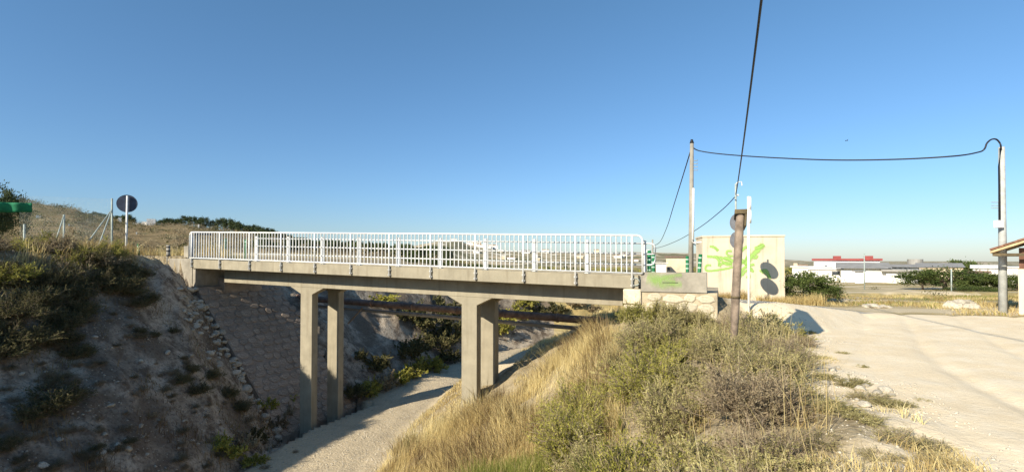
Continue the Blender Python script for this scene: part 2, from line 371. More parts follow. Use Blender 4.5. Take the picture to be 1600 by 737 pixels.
# ------------------------------------------------------------------ ground sheet, split into its surfaces
def seg(a, b, n, e=True): return np.linspace(a, b, n, endpoint=e)
ang = np.radians(np.concatenate([seg(-180,-60,50,False), seg(-60,-49,30,False), seg(-49,49,640,False), seg(49,60,30,False), seg(60,180,51)]))
rad = np.concatenate([[0.0], np.exp(np.linspace(math.log(.5), math.log(1.6), 12, endpoint=False)), np.exp(np.linspace(math.log(1.6), math.log(60), 300, endpoint=False)), np.exp(np.linspace(math.log(60), math.log(900), 110, endpoint=False)), np.exp(np.linspace(math.log(900), math.log(9000), 22))])
A, RR = np.meshgrid(ang, rad); GX = RR*np.sin(A); GY = RR*np.cos(A); GZ = height(GX, GY)
d, side, al = cdist(GX, GY); rd, rz = rampdist(GX, GY)
edgeL = np.interp(GY, [-6,0,3,4.5,8.5,13,15.5], [1.2,2.6,3.6,3.9,5.2,6.6,7.0])
edgeF = 17.9 - .13*GX + .25*np.sin(GX*.7)
dx = fbm(GX*.5, GY*.5, 3, 44)*1.6
yard = sstep(-1.9, .2, GX - edgeL + dx) * sstep(.35, -.35, GY - edgeF) 
yard = np.maximum(yard, sstep(1.0,-.2, np.hypot((GX-6.2)/2.6, (GY-13.7)/1.6)))
road = sstep(1.85, 1.55, rd) * sstep(0, .4, (GX-BO[0])*BD[0] + (GY-BO[1])*BD[1] - 16.6) * sstep(12.5, 9.8, GX)
lane = sstep(2.5, 1.7, d + .5*fbm(GX*.9, GY*.9, 3, 50) + np.where(side > 0, 0, np.interp(GY, [8,14,18,24], [.2,.4,1.0,1.2]))) * (GY < 60)
pth = np.exp(-((GX - np.interp(GY, [20,22,24,26,29,33], [-.8,0,1.05,2.3,5.4,9]))/1.1)**2) * sstep(16,18,GY) * sstep(40,30,GY) * (GZ > FLOOR + .6)
lane = np.maximum(lane, sstep(.3,.7,pth))
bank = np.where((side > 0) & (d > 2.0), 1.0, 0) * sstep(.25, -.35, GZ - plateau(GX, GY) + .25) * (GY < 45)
field = sstep(-.3, .5, GY - edgeF) * (GX > 3) * sstep(260, 120, GY)
field = np.maximum(field, sstep(-26, -32, GX*0 - GY) * 0 + ((GX < -14) & (GY > 24) & (GY < 62)) * 1.0)
hill = sstep(55, 75, GY) * (GX < 20) + sstep(120, 220, GY)*(GX >= 20)
za = np.stack([yard, road, field*(1-yard)*(1-road), np.ones_like(yard)], -1)
zb = np.stack([lane, bank, np.clip(hill, 0, 1), np.ones_like(yard)], -1)
nr, na = GX.shape
ii, jj = np.meshgrid(np.arange(nr-1), np.arange(na-1), indexing='ij')
v00 = ii*na + jj; faces = np.stack([v00, v00+1, v00+na+1, v00+na], -1).reshape(-1, 4)[:, ::-1]
V = np.stack([GX, GY, GZ], -1).reshape(-1, 3)
def fmask(a): return ((a[:-1,:-1] + a[1:,:-1] + a[:-1,1:] + a[1:,1:]) / 4).reshape(-1)
fr, fy, fl = fmask(road) > .5, fmask(yard) > .5, fmask(lane) > .5
fy &= ~fr; fl &= ~(fr | fy)
for nm, mk in (('road', fr), ('dirt_road', fy), ('riverbed_track', fl), ('ground', ~(fr | fy | fl))):
    fc = faces[mk]; used, inv = np.unique(fc, return_inverse=True)
    o = mesh_np(nm, V[used], inv.reshape(-1, 4), M['land'], {'za': za.reshape(-1,4)[used], 'zb': zb.reshape(-1,4)[used]}, smooth=True)
    o['kind'] = 'structure'

# ------------------------------------------------------------------ bridge
BM = Matrix(((BD[0], BN[0], 0, BO[0]), (BD[1], BN[1], 0, BO[1]), (-.025, 0, 1, 0), (0, 0, 0, 1)))   # local: x along, y across (away), z up, falling 2.5 %
BR = Matrix(((BD[0], BN[0], 0, BO[0]), (BD[1], BN[1], 0, BO[1]), (0, 0, 1, 0), (0, 0, 0, 1)))       # same, level
def B(x, y, z): return BM @ Vector((x, y, z))
W = 2.95
bridge = empty('bridge', (0, 0, 0), label='beige painted concrete footbridge on four slim columns over the dry riverbed', cat='bridge')
mb = MB(); mb.prism([(-.05,-.34),(BL+.15,-.34),(BL+.15,0),(-.05,0)], 0, .24, BM); mb.build('kerb', M['paint'], bridge, .015)
mb = MB(); mb.prism([(-.05,-.34),(BL+.15,-.34),(BL+.15,0),(-.05,0)], W-.24, W, BM); mb.build('kerb', M['paint'], bridge, .015)
mb = MB(); mb.prism([(-.04,-.335),(BL+.14,-.335),(BL+.14,-.12),(-.04,-.12)], .24, W-.24, BM); mb.build('deck_slab', M['grey_conc'], bridge)
for yo in (.68, W-.62-.3):
    mb = MB(); mb.box((.83,yo,-.86),(15.97,yo+.3,-.337),BM); mb.build('girder', M['paint'], bridge, .012)
for sx in (4.90, 11.32):
    for yo in (.68, 2.03):
        x, y = BO + BD*sx + BN*(yo+.15)
        fz = hz(x, y) - .5
        c0, c1 = sx-.26, sx+.26
        top = -.862 - .025*0
        poly = [(c0, fz + .025*sx), (c1, fz + .025*sx), (c1, top-.24), (c1+.5, top), (c0-.5, top), (c0, top-.24)]
        mb = MB(); mb.prism(poly, yo+.004, yo+.296, BM); mb.build('column', M['paint'], bridge, .012)
for sx in (2.4, 8.1, 13.6):
    mb = MB(); mb.box((sx-.12,.92,-.80),(sx+.12,2.03,-.338),BM); mb.build('cross_beam', M['paint'], bridge)

# outer baluster railing
rail = empty('railing', B(0,-.045,0), label='long pale grey steel railing of thin upright bars along the bridge edge', cat='railing')
def loc(o, root):   # parent keeping world place (roots unrotated)
    o.parent = root; o.matrix_parent_inverse = Matrix.Translation(-root.location); return o
RT, RB = 1.02, .055
def railobj(mb, name, m, root, smooth=True): return loc(mb.build(name, m, None, smooth=smooth), root)
sp = BL/11
ra = .13
pts = [(-.10,RB+.0),( -.10,RT-ra)] + [(-.10+ra-ra*math.cos(a), RT-ra+ra*math.sin(a)) for a in np.linspace(.3,1.57,5)] \
    + [(BL+.26-ra+ra*math.sin(a), RT-ra+ra*math.cos(a)) for a in np.linspace(0,1.3,5)] + [(BL+.26,RT-ra),(BL+.26,RB)]
railobj(MB().tube([B(x,-.045,z) for x,z in pts], .026, 8), 'top_rail', M['galv'], rail)
railobj(MB().tube([B(-.10,-.045,RB),B(BL+.26,-.045,RB)], .022, 8), 'bottom_rail', M['galv'], rail)
def copyobj(src, off, root):
    c = src.copy(); COL.objects.link(c); c.parent = root; c.matrix_parent_inverse = src.matrix_parent_inverse.copy()
    c.location = src.location + off; return c
stepv = B(1,0,0) - B(0,0,0)
post0 = None
for i in range(12):
    if post0 is None:
        mb = MB(); mb.tube([B(0,-.045,-.30),B(0,-.045,RT-.01)], .028, 8)
        mb.box((-.04,-.055,-.28),(.04,.0,-.24),BM); mb.box((-.04,-.055,-.12),(.04,.0,-.08),BM)
        post0 = railobj(mb, 'post', M['galv'], rail)
    else: copyobj(post0, stepv*(sp*i), rail)
bal0 = None; nb = 11; bs = sp/nb
for i in range(nb*11):
    if i % nb == 0: continue
    if bal0 is None:
        bal0 = railobj(MB().tube([B(bs,-.045,RB),B(bs,-.045,RT)], .0155, 6, cap=False), 'baluster', M['galv'], rail)
    else: copyobj(bal0, stepv*(bs*(i-1)), rail)
mb = MB(); mb.tube([B(BL+.05,-.02,-.06)] + [B(BL+.05+.13*math.sin(a),-.02,-.16+.10*math.cos(a)) for a in np.linspace(0,math.pi,7)], .014, 6)
railobj(mb, 'end_hook', M['dkgalv'], rail)

# inner guard rail: stout posts, three rails, looped end
gy = .13
guard = empty('guard_rail', B(3.5,gy,0), label='white three-rail guard fence with stout posts just inside the bridge railing', cat='guard rail')
gx0 = 3.12; gsp = (16.62-gx0)/9
for i in range(10):
    x = gx0 + gsp*i
    if i == 0:
        mb = MB(); mb.box((x-.045,gy-.02,-.005),(x+.045,gy+.05,.90),BM); mb.box((x-.075,gy-.05,0.001),(x+.075,gy+.08,.018),BM)
        g0 = railobj(mb, 'post', M['white_metal'], guard, False)
    else: copyobj(g0, stepv*(gsp*i), guard)
for z in (.82, .55, .27):
    railobj(MB().tube([B(gx0,gy-.03,z),B(16.70,gy-.03,z)], .019, 8), 'rail', M['white_metal'], guard)
lp = [(16.65,.82),(16.78,.82),(16.86,.79),(16.90,.70),(16.90,.40),(16.86,.31),(16.78,.27),(16.65,.27)]
railobj(MB().tube([B(x,gy-.03,z+.004) for x,z in lp], .02, 8), 'end_loop', M['white_metal'], guard)
railobj(MB().tube([B(16.88,gy-.03,.55),B(16.66,gy-.03,.55)], .017, 8), 'end_bar', M['white_metal'], guard)
# dark panel at far left end of the walkway
og = empty('end_frame', B(-.12,.2,0), label='dark green tubular end frame at the left end of the railing', cat='frame')
mb = MB(); mb.tube([B(-.10,.10,-.2),B(-.10,.10,.85),B(-.09,.14,.94),B(-.08,.20,.97),B(.0,.75,.97)], .035, 8); railobj(mb, 'tube', M['signback'], og)
mb = MB(); mb.tube([B(-.06,.2,-.2),B(-.05,.2,.96)], .03, 8); railobj(mb, 'upright', M['signback'], og)

# abutments and parapets
lab = empty('left_abutment', (0,0,0), label='grey concrete abutment and wing wall carrying the left end of the bridge', cat='abutment')
mb = MB(); mb.prism([(-1.45,-3.2),(-.056,-3.2),(-.056,.03),(-1.45,.03)], .03, .40, BR); mb.build('wing_wall', M['grey_conc'], lab, .02)
mb = MB(); mb.prism([(-.054,-3.2),(.10,-3.2),(.10,-.345),(-.054,-.345)], .05, W-.03, BR); mb.build('front_wall', M['grey_conc'], lab, .02)
mb = MB(); mb.prism([(.104,-1.9),(.46,-1.9),(.46,-.70),(.104,-.70)], .99, W-.2, BR); mb.build('bearing_shelf', M['mortar'], lab, .02)
mb = MB(); mb.box((-1.0,.36,.0),(-.75,.60,.52),BR); mb.build('pillar', M['grey_conc'], lab, .01)
pp = empty('parapet_wall', BR @ Vector((17.3,.1,-.6)), label='low grey concrete parapet daubed with green paint right of the bridge', cat='wall')
def pbox(mb, name, m, root, bevel=0): return loc(mb.build(name, m, None, bevel), root)
mb = MB(); mb.box((16.55,-.01,-.82),(18.12,.25,-.325),BR); pbox(mb, 'wall_block', M['grey_conc'], pp, .012)

def spraymat(amax=.95, lo=.50, hi=1.25):
    m = bpy.data.materials.new('green_spray_paint'); m.use_nodes = True; t = m.node_tree; N = t.nodes; L = t.links
    b = N['Principled BSDF']; b.inputs['Base Color'].default_value = (.30,.50,.11,1); b.inputs['Roughness'].default_value = .6
    uv = N.new('ShaderNodeAttribute'); uv.attribute_name = 'edge'
    tc = N.new('ShaderNodeTexCoord'); n = N.new('ShaderNodeTexNoise'); n.inputs['Scale'].default_value = 7; n.inputs['Detail'].default_value = 5
    L.new(tc.outputs['Object'], n.inputs[0])
    a = N.new('ShaderNodeMath'); a.operation = 'MULTIPLY_ADD'; L.new(n.outputs[0], a.inputs[0]); a.inputs[1].default_value = .9; L.new(uv.outputs['Fac'], a.inputs[2])
    r = N.new('ShaderNodeMapRange'); r.inputs[1].default_value = lo; r.inputs[2].default_value = hi; r.inputs[4].default_value = amax; L.new(a.outputs[0], r.inputs[0])
    L.new(r.outputs[0], b.inputs['Alpha']); return m
M['spray'] = spraymat(); M['spray_soft'] = spraymat(.62, .5, 1.9)
def strokes(name, paths, plane, parent, mt='spray', k_=1.0):
    """paths: [(list of photo px points, width px)]; plane: (point, normal) -> soft-edged paint strips lying on it"""
    p0, nrm = plane; Vs = []; Fs = []; E = []
    off = 0
    for pts, wd in paths:
        P = []; wd = wd*k_
        for k in range(len(pts)-1):                       # Catmull-Rom
            q = [Vector(pts[max(k-1,0)]), Vector(pts[k]), Vector(pts[k+1]), Vector(pts[min(k+2,len(pts)-1)])]
            for t in np.linspace(0,1,7)[:-1]:
                P.append(.5*((2*q[1]) + (q[2]-q[0])*t + (2*q[0]-5*q[1]+4*q[2]-q[3])*t*t + (3*q[1]-q[0]-3*q[2]+q[3])*t**3))
        P.append(Vector(pts[-1]))
        off += .0008; b = len(Vs)
        for k, p in enumerate(P):
            tg = (P[min(k+1,len(P)-1)] - P[max(k-1,0)]).normalized(); pr = Vector((-tg.y, tg.x))
            ef = .25 if k in (0, len(P)-1) else 1
            for sft, e in ((-.5,0),(0,ef),(.5,0)):
                q = p + pr*sft*wd; r = Vector(ray(q.x, q.y)); tt = p0.dot(nrm)/r.dot(nrm)
                Vs.append(r*tt - nrm*(.003+off) * (1 if r.dot(nrm) > 0 else -1)); E.append(e)
        for k in range(len(P)-1):
            a = b+3*k; Fs += [(a,a+1,a+4,a+3),(a+1,a+2,a+5,a+4)]
    o = mesh_np(name, [tuple(v) for v in Vs], Fs, M[mt], {'edge': E}); loc(o, parent); return o
fp = BR @ Vector((17,-.01,-.5)); fn = Vector((BN[0], BN[1], 0))
strokes('paint_stroke', [([(1010,433),(1024,437),(1034,441)],24), ([(1020,441),(1036,436),(1056,441)],17), ([(1030,447),(1048,444),(1066,444)],13), ([(1035,434),(1050,431),(1066,429)],8)], (fp, fn), pp, 'spray_soft', 1.15)
mb = MB(); mb.box((17.08,-.018,-.585),(17.45,-.008,-.572),BR); pbox(mb, 'crack', M['black'], pp)

# right abutment of rubble masonry
rab = empty('stone_abutment', BR @ Vector((17.2,.1,-1.8)), label='rubble stone abutment of large pale stones under the right end of the bridge', cat='abutment')
mb = MB(); mb.box((16.13,.03,-3.4),(18.35,2.9,-.822),BR); pbox(mb, 'masonry_core', M['pale_mortar'], rab)
def stone_mesh(rr, w_, h_, th, nseg=8, irr=.16):
    """rounded irregular stone lying in the xy plane, proud along +z"""
    out = []; ph = rr.random()*6
    for k in range(nseg):
        a = 2*math.pi*(k+.5)/nseg + rr.uniform(-.1,.1)
        c, s_ = math.cos(a), math.sin(a); q = max(abs(c), abs(s_)); r = (1/q)**.72 * (1+rr.uniform(-irr,irr)*.6)
        out.append((c*r*w_/2, s_*r*h_/2))
    vs = [(x, y, -.03) for x, y in out] + [(x*.97, y*.97, th*.6) for x, y in out] + [(x*.78, y*.78, th + rr.uniform(-.006,.006)) for x, y in out]
    n = nseg; fs = [(r_*n+k, r_*n+(k+1)%n, (r_+1)*n+(k+1)%n, (r_+1)*n+k) for r_ in (0,1) for k in range(n)] + [tuple(2*n+k for k in range(n))]
    me = bpy.data.meshes.new('stone'); me.from_pydata(vs, [], fs); me.update(); return me
rs = random.Random(5)
def stone_set(rr, m, n=10, irr=.16):
    L = [stone_mesh(rr, 1, 1, 1, 8, irr) for _ in range(n)]
    for me in L: me.materials.append(m)
    return L
pale_set = stone_set(rs, M['pale_stone'], 12, .26); rub_set = stone_set(rs, M['stone'], 12, .22)
def put_stone(meset, rr, origin, ux, uy, uz, w_, h_, th, root, name='stone'):
    me = rr.choice(meset); o = bpy.data.objects.new(name, me); COL.objects.link(o)
    Mx = Matrix((ux*w_, uy*h_, uz*th)).transposed().to_4x4(); Mx.translation = origin
    o.parent = root; o.matrix_parent_inverse = Matrix.Identity(4)
    o.matrix_basis = Matrix.Translation(-root.location) @ Mx
    return o
UX = Vector((BD[0],BD[1],0)); UY = Vector((0,0,1)); UZ = Vector((-BN[0],-BN[1],0))
mb = MB(); mb.box((16.10,-.03,-1.14),(16.56,.40,-.755),BR); pbox(mb, 'corner_block', M['pale_stone'], rab, .03)
mb = MB(); mb.box((16.11,-.02,-1.62),(16.50,.40,-1.16),BR); pbox(mb, 'corner_block', M['pale_stone'], rab, .03)
z = -.97
while z > -2.3:
    x = 16.72 + rs.uniform(-.1,.1); hh = rs.uniform(.20,.32)
    while x < 18.1:
        ww = rs.uniform(.22,.50)
        put_stone(pale_set, rs, BR @ Vector((x+ww/2, .03, z+rs.uniform(-.03,.03))), UX, UY, UZ, ww*1.0, hh*1.0, .028, rab)
        x += ww + .01
    z -= hh + .005

# stone revetment sloping down under the left end
rev = empty('stone_revetment', BR @ Vector((3,1.8,-3.5)), label='steep slope paved with flat rubble stones beneath the left end of the bridge', cat='revetment')
c1 = 1/math.hypot(1,1.16); RU = (UX - UY*1.16)*c1; RV = Vector((BN[0],BN[1],0)); RN = -(RU.cross(RV)) if (RU.cross(RV)).z < 0 else RU.cross(RV)
top0 = BR @ Vector((.25, 0, -1.05))
LEN = 6.6
mb = MB()
q = [top0 + RV*-.0, top0 + RV*3.75, top0 + RV*3.75 + RU*LEN, top0 + RU*LEN]
mb.add([p for p in q] + [p - Vector((0,0,.9)) for p in q], [(0,3,2,1),(4,5,6,7),(0,1,5,4),(1,2,6,5),(2,3,7,6),(3,0,4,7)])
pbox(mb, 'mortar_bed', M['mortar'], rev)
u = .16; row = 0; cnt = 0
while u < LEN - .1:
    hh = rs.uniform(.22,.36); v = .0 + rs.uniform(-.06,.04)
    while v < 3.7:
        ww = rs.uniform(.24,.52)
        cnt += 1
        if cnt <= 296:
            tilt = (RN + RU*rs.uniform(-.06,.06) + RV*rs.uniform(-.06,.06)).normalized()
            a = rs.uniform(-.16,.16); vx = (RV*math.cos(a)+RU*math.sin(a)); ux2 = (RU*math.cos(a)-RV*math.sin(a))
            put_stone(rub_set, rs, top0 + RU*(u+hh/2+rs.uniform(-.04,.04)) + RV*(v+ww/2) + RN*.0, vx, -ux2, tilt, ww*.95, hh*.95, rs.uniform(.02,.045), rev)
        v += ww + .015
    u += hh + .012; row += 1

# pipes crossing the bed behind the bridge
pl = empty('pipeline', (-11,24,-1.7), label='thick red-brown pipe spanning the riverbed behind the bridge', cat='pipe')
PA, PB = Vector((-12.5,24.6,-1.66)), Vector((4.4,17.4,-2.2))
def sag(a, b, s, n=14): return [a.lerp(b, t) - Vector((0,0,4*s*t*(1-t))) for t in np.linspace(0,1,n)]
loc(MB().tube([PA,PB], .14, 12).build('pipe', M['rust'], None, smooth=True), pl)
for t in np.linspace(.05,.95,9):
    p = PA.lerp(PB, t); dd = (PB-PA).normalized()
    loc(MB().tube([p-dd*.04, p+dd*.04], .165, 12).build('pipe_collar', M['rust'], None, smooth=True), pl)
p2 = MB().tube([PA+Vector((.1,.15,-.34)), PB+Vector((.1,.15,-.34))], .075, 10).build('water_pipe', M['pipe2'], None, smooth=True)
tag(p2, 'thinner pale grey pipe running just below the red-brown pipe', 'pipe')
p3 = MB().tube([Vector((-6.9,21.6,-2.7)), Vector((-6.2,21.3,-2.0))], .035, 6).build('pipe_strut', M['wood'], None)
tag(p3, 'short slanting timber strut beneath the pipes', 'strut')

# ------------------------------------------------------------------ building with graffiti
th = math.radians(-12)
HB = at(1098, 405, 21.3); HB.z = 0
hut = empty('utility_hut', HB, th, label='flat-roofed cream rendered hut with green graffiti on its wall', cat='building')
gz = hz(HB.x+1.5, HB.y+.5)
topz = at(1098,369,21.3).z; wid = 3.13
mb = MB(); mb.box((0,0,gz-.5),(wid,1.9,topz-.05)); mb.build('wall', M['render'], hut, .01)
mb = MB(); mb.box((-.03,-.03,topz-.048),(wid+.03,1.93,topz+.03)); mb.build('roof', M['render'], hut, .015)
mb = MB(); mb.box((-.012,.5,gz),(-.002,1.3,gz+1.9)); mb.build('door', M['greysign'], hut)
MH = Matrix.Translation(HB) @ Matrix.Rotation(th, 4, 'Z')
hn = MH.to_3x3() @ Vector((0,1,0)); hp = MH @ Vector((0,0,0))
def zz(x, y): return (1080 + x/5.2625, 350 + y/5.2625)
S = [([zz(150,183),zz(185,190),zz(222,222)],3.2), ([zz(195,188),zz(212,205),zz(228,215)],2.5),
     ([zz(128,266),zz(200,270),zz(270,282),zz(335,300)],3.8),
     ([zz(165,338),zz(130,340),zz(116,362),zz(135,384),zz(200,380),zz(280,368),zz(345,352)],2.8),
     ([zz(205,272),zz(228,300),zz(228,348)],3.4), ([zz(225,345),zz(265,320),zz(340,322)],4), ([zz(240,290),zz(290,330),zz(340,335)],3.2),
     ([zz(335,222),zz(300,222),zz(292,245),zz(318,262),zz(345,262)],3), ([zz(270,275),zz(310,285),zz(345,310)],5),
     ([zz(400,235),zz(440,195),zz(468,190),zz(470,250),zz(440,300),zz(400,330)],3.6), ([zz(410,290),zz(450,330),zz(500,380)],4.4),
     ([zz(440,335),zz(500,262),zz(560,200),zz(590,165)],7.5), ([zz(520,200),zz(560,190),zz(600,165)],4), ([zz(500,265),zz(530,280),zz(545,255)],3),
     ([zz(420,425),zz(440,390),zz(480,375),zz(515,392)],3.2), ([zz(405,440),zz(415,380),zz(460,345),zz(520,330)],3.6), ([zz(470,400),zz(478,440),zz(450,430)],2.8),
     ([zz(560,388),zz(600,378),zz(625,392),zz(640,440)],3.6), ([zz(575,398),zz(610,400),zz(655,448)],3)]
go = strokes('graffiti', S, (hp, hn), hut, 'spray', 1.7); go.matrix_parent_inverse = MH.inverted()

def onwall(u_, y_, z_): return MH @ Vector((u_, y_, z_))

# white cabinet in front of the hut
g = gp(1183, 463); cb = empty('meter_cabinet', g, th, label='narrow white meter cabinet standing before the graffiti wall', cat='cabinet')
hc = at(1183, 434, g.y).z - g.z; cw = 12.5/800*g.y
MB().box((-cw*.28,-.12,-.1),(cw*.5,.2,hc)).build('casing', M['whitewall'], cb, .01)
MB().box((-cw*.62,-.10,-.1),(-cw*.30,.18,hc*.97)).build('side_panel', M['pole'], cb, .01)
MB().box((-cw*.25,-.128,.1),(cw*.45,-.122,hc-.1)).build('door', M['white'], cb)

# ------------------------------------------------------------------ posts, signs, poles
def simple(mbobj, name, m, label, cat, group=None, smooth=False, bevel=0):
    o = mbobj.build(name, m, None, bevel, smooth); return tag(o, label, cat, group)
def disc(root, name, m, c, nrm, r, th_=.02):
    nrm = nrm.normalized(); mb = MB().tube([c - nrm*th_/2, c + nrm*th_/2], r, 28); return loc(mb.build(name, m, None, smooth=True), root)
# white pole with two round signs edge-on
bp = gp(1170, 487); s1 = empty('sign_post', bp, label='tall white pole with two round signs seen edge-on before the hut', cat='sign')
tp = at(1171.5, 307, bp.y)
loc(MB().tube([bp-Vector((0,0,.3)), Vector((bp.x+.02,bp.y,tp.z))], .030, 10).build('pole', M['whitewall'], None, smooth=True), s1)
vd = Vector((.455,.89,0)); dn = Vector((vd.y, -vd.x, 0)); dn = (dn + vd*.06).normalized()
rr_ = 10.5/800*bp.y
for k in (0,1):
    c = Vector((bp.x+.045, bp.y-.03, tp.z - rr_ - k*2*rr_)); disc(s1, 'sign_disc', M['white'], c, dn, rr_, .05)
# pair of grey discs partly behind timber post
b2 = at(1151, 470, 18.5); b2.z = hz(b2.x, 18.5); s2 = empty('double_sign', b2, label='steel post with two grey round sign backs partly hidden behind the timber post', cat='sign')
loc(MB().tube([b2-Vector((0,0,.3)), Vector((b2.x,b2.y,at(1151,330,b2.y).z))], .03, 8).build('pole', M['galv'], None, smooth=True), s2)
for py in (347, 375):
    c = at(1151, py, b2.y-.06); disc(s2, 'sign_disc', M['greysign'], c, Vector((math.sin(math.radians(66)),math.cos(math.radians(66)),0)), 13.2/800*b2.y, .02)
# timber information board seen end-on
Y = 9.0; base = at(1142.5, 520, Y); base.z = hz(base.x, base.y) - .3; top = at(1157, 334, Y)
vd = Vector((base.x, base.y, 0)).normalized()
tpo = empty('notice_board', Vector((base.x, base.y, base.z+.3)), label='leaning weathered timber notice board seen end-on in the shrubs', cat='notice board')
loc(MB().tube([base, base.lerp(top,.35)+Vector((.01,0,0)), base.lerp(top,.7), top], .058, 12, .068).build('post', M['wood'], None, smooth=True), tpo)
off = vd*1.35 + Vector((0,0,.0))
loc(MB().tube([base+off, top+off], .065, 12, .07).build('post', M['wood'], None, smooth=True), tpo)
sidev = Vector((vd.y,-vd.x,0)); up_ = (top-base).normalized()
def frame_box(o0, a0, a1, s0, s1, u0, u1):
    mb = MB(); P = [o0 + vd*a + sidev*b + up_*c for a in (a0,a1) for b in (s0,s1) for c in (u0,u1)]
    return mb.add(P, [(0,1,3,2),(4,6,7,5),(0,4,5,1),(2,3,7,6),(0,2,6,4),(1,5,7,3)])
loc(frame_box(top, -.10, 1.47, -.098, .108, -.005, .075).build('roof_board', M['darkwood'], None, .006), tpo)
loc(frame_box(top, -.09, 1.44, .066, .106, -.22, -.006).build('side_board', M['darkwood'], None, .004), tpo)
loc(frame_box(top, .03, 1.32, -.02, .015, -1.36, -.012).build('panel', M['wood'], None, .004), tpo)
t_ = base.lerp(top, .47); loc(MB().tube([t_, t_+Vector((0.001,0,.035))], .080, 12).build('iron_band', M['darkwood'], None, smooth=True), tpo)
# utility pole behind the parapet with cross arms
Y = 24.0; pb = at(1079, 463, Y); pb.z = hz(pb.x, pb.y); pt = at(1081, 224, Y)
up = empty('utility_pole', pb, label='tall grey utility pole with four short arms left of the hut', cat='utility pole')
loc(MB().tube([pb-Vector((0,0,.5)), pt], .125, 10, .085).build('shaft', M['pole'], None, smooth=True), up)
loc(MB().tube([pt, pt+Vector((0,0,.18))], .10, 10, .05).build('cap', M['black'], None, smooth=True), up)
for py in (251, 256, 261, 266):
    p = at(1080, py, Y-.05); loc(MB().tube([p, p+Vector((.30,0,0)), p+Vector((.30,0,.05))], .018, 6).build('arm', M['dkgalv'], None), up)
p = at(1083.5, 294, Y-.12); q = at(1082.5, 378, Y-.12)
loc(MB().tube([p, q], .055, 8).build('conduit', M['whitewall'], None, smooth=True), up)
q2 = onwall(0.02, .3, at(1090,378,21.6).z)
cc = MB().tube([q, q+Vector((.06,-.1,-.05)), q.lerp(q2,.5)+Vector((0,0,-.03)), q2], .035, 8).build('service_duct', M['whitewall'], None, smooth=True)
tag(cc, 'short white duct linking the pole conduit to the hut', 'duct')
cc = MB().tube([q+Vector((-.02,-.05,.1)), q+Vector((.05,-.05,-.12)), q+Vector((.2,-.1,-.2)), q2+Vector((0,0,-.08))], .02, 6).build('looped_wire', M['black'], None, smooth=True)
tag(cc, 'drooping black wire loop below the white duct', 'wire')
# second pole behind (1150)
Y = 26.0; qb = at(1150, 450, Y); qb.z = hz(qb.x, qb.y); qt = at(1149.5, 287, Y)
u2 = empty('utility_pole', qb, label='thin steel utility pole with a hooked bracket rising behind the timber post', cat='utility pole')
loc(MB().tube([qb-Vector((0,0,.5)), qt], .075, 8, .05).build('shaft', M['dkgalv'], None, smooth=True), u2)
loc(MB().tube([qt-Vector((0,0,.05)), qt+Vector((.08,0,.06)), qt+Vector((.30,0,.10)), qt+Vector((.32,0,-.1))], .03, 6).build('bracket', M['white_metal'], None), u2)
loc(MB().tube([at(1150,305,Y-.05), at(1154,305,Y-.05)], .05, 6).build('insulator', M['white'], None), u2)
# far pole
Y = 62.0; fb = at(1020, 420, Y); fb.z = hz(fb.x, fb.y); ft = at(1019.5, 374, Y)
u3 = MB().tube([fb-Vector((0,0,.5)), ft], .12, 8, .09).build('utility_pole', M['pole'], None, smooth=True); tag(u3, 'small distant utility pole just right of the railing end', 'utility pole')
# right pole
rb = gp(1567, 489); rt = at(1565, 230, rb.y)
u4 = empty('utility_pole', rb, label='pale concrete utility pole beside the tiled-roof house at the right edge', cat='utility pole')
loc(MB().tube([rb-Vector((0,0,.5)), rt], .125, 10, .085).build('shaft', M['polegrey'], None, smooth=True), u4)
k8 = rb.y/800
loc(MB().tube([rb+Vector((.14,.05,-.2)), at(1569.5,395,rb.y+.05)], .04, 8).build('conduit', M['pole'], None, smooth=True), u4)
p = at(1560.5,350,rb.y-.12); MBb = MB().box((p.x-.10,p.y-.08,p.z-.12),(p.x+.10,p.y+.08,p.z+.12)); loc(MBb.build('junction_box', M['whitewall'], None, .01), u4)
for py in (316,321,325):
    p = at(1563,py,rb.y-.05); loc(MB().tube([p, p-Vector((.30,0,0))], .014, 6).build('arm', M['dkgalv'], None), u4)
loc(MB().tube([at(1563,232,rb.y-.1), at(1561,260,rb.y-.14), at(1562,350,rb.y-.14)], .028, 6).build('riser_cable', M['black'], None, smooth=True), u4)

# cables
def cable(name, pts, r, label):
    P = []; pts = [Vector(p) for p in pts]
    for k in range(len(pts)-1):
        q = [pts[max(k-1,0)], pts[k], pts[k+1], pts[min(k+2,len(pts)-1)]]
        for t in np.linspace(0,1,7)[:-1]:
            P.append(.5*((2*q[1]) + (q[2]-q[0])*t + (2*q[0]-5*q[1]+4*q[2]-q[3])*t*t + (3*q[1]-q[0]-3*q[2]+q[3])*t**3))
    P.append(pts[-1])
    return tag(MB().tube(P, r, 6).build(name, M['black'], None, smooth=True), label, 'cable')
ry = rb.y
cable('power_cable', [at(1083,231,24), at(1094,236,23.6), at(1130,241,22.8), at(1200,246,21.2), at(1300,250,19.3), at(1400,249,17.8), at(1490,244,16.7), at(1528,238,ry), at(1538,233,ry), at(1542,224,ry), at(1549,218,ry), at(1557,218,ry), at(1563,225,ry), at(1564,233,ry-.1)], .026,
      'heavy black cable slung between the two tall poles with a loop at its right end')
cable('power_cable', [Vector((-2.96 + 14.36*t, -9 + 35*t, 7.3 - 4.02*t - 2.8*t*(1-t))) for t in (0,.1,.2,.3,.4,.5,.6,.7,.8,.9,1)], .024,
      'black cable dropping steeply from the top of the picture to the thin pole')
cable('power_cable', [at(1079,236,24), at(1067,275,28), at(1053,320,36), at(1042,355,46), at(1031,378,56), at(1020,384,62)], .028, 'black cable sagging left from the grey pole to the distant pole')
cable('power_cable', [at(1148,308,26), at(1128,328,30), at(1095,354,38), at(1062,374,48), at(1035,385,57), at(1020,388,62)], .024, 'thin cable running down from the thin pole to the distant pole')

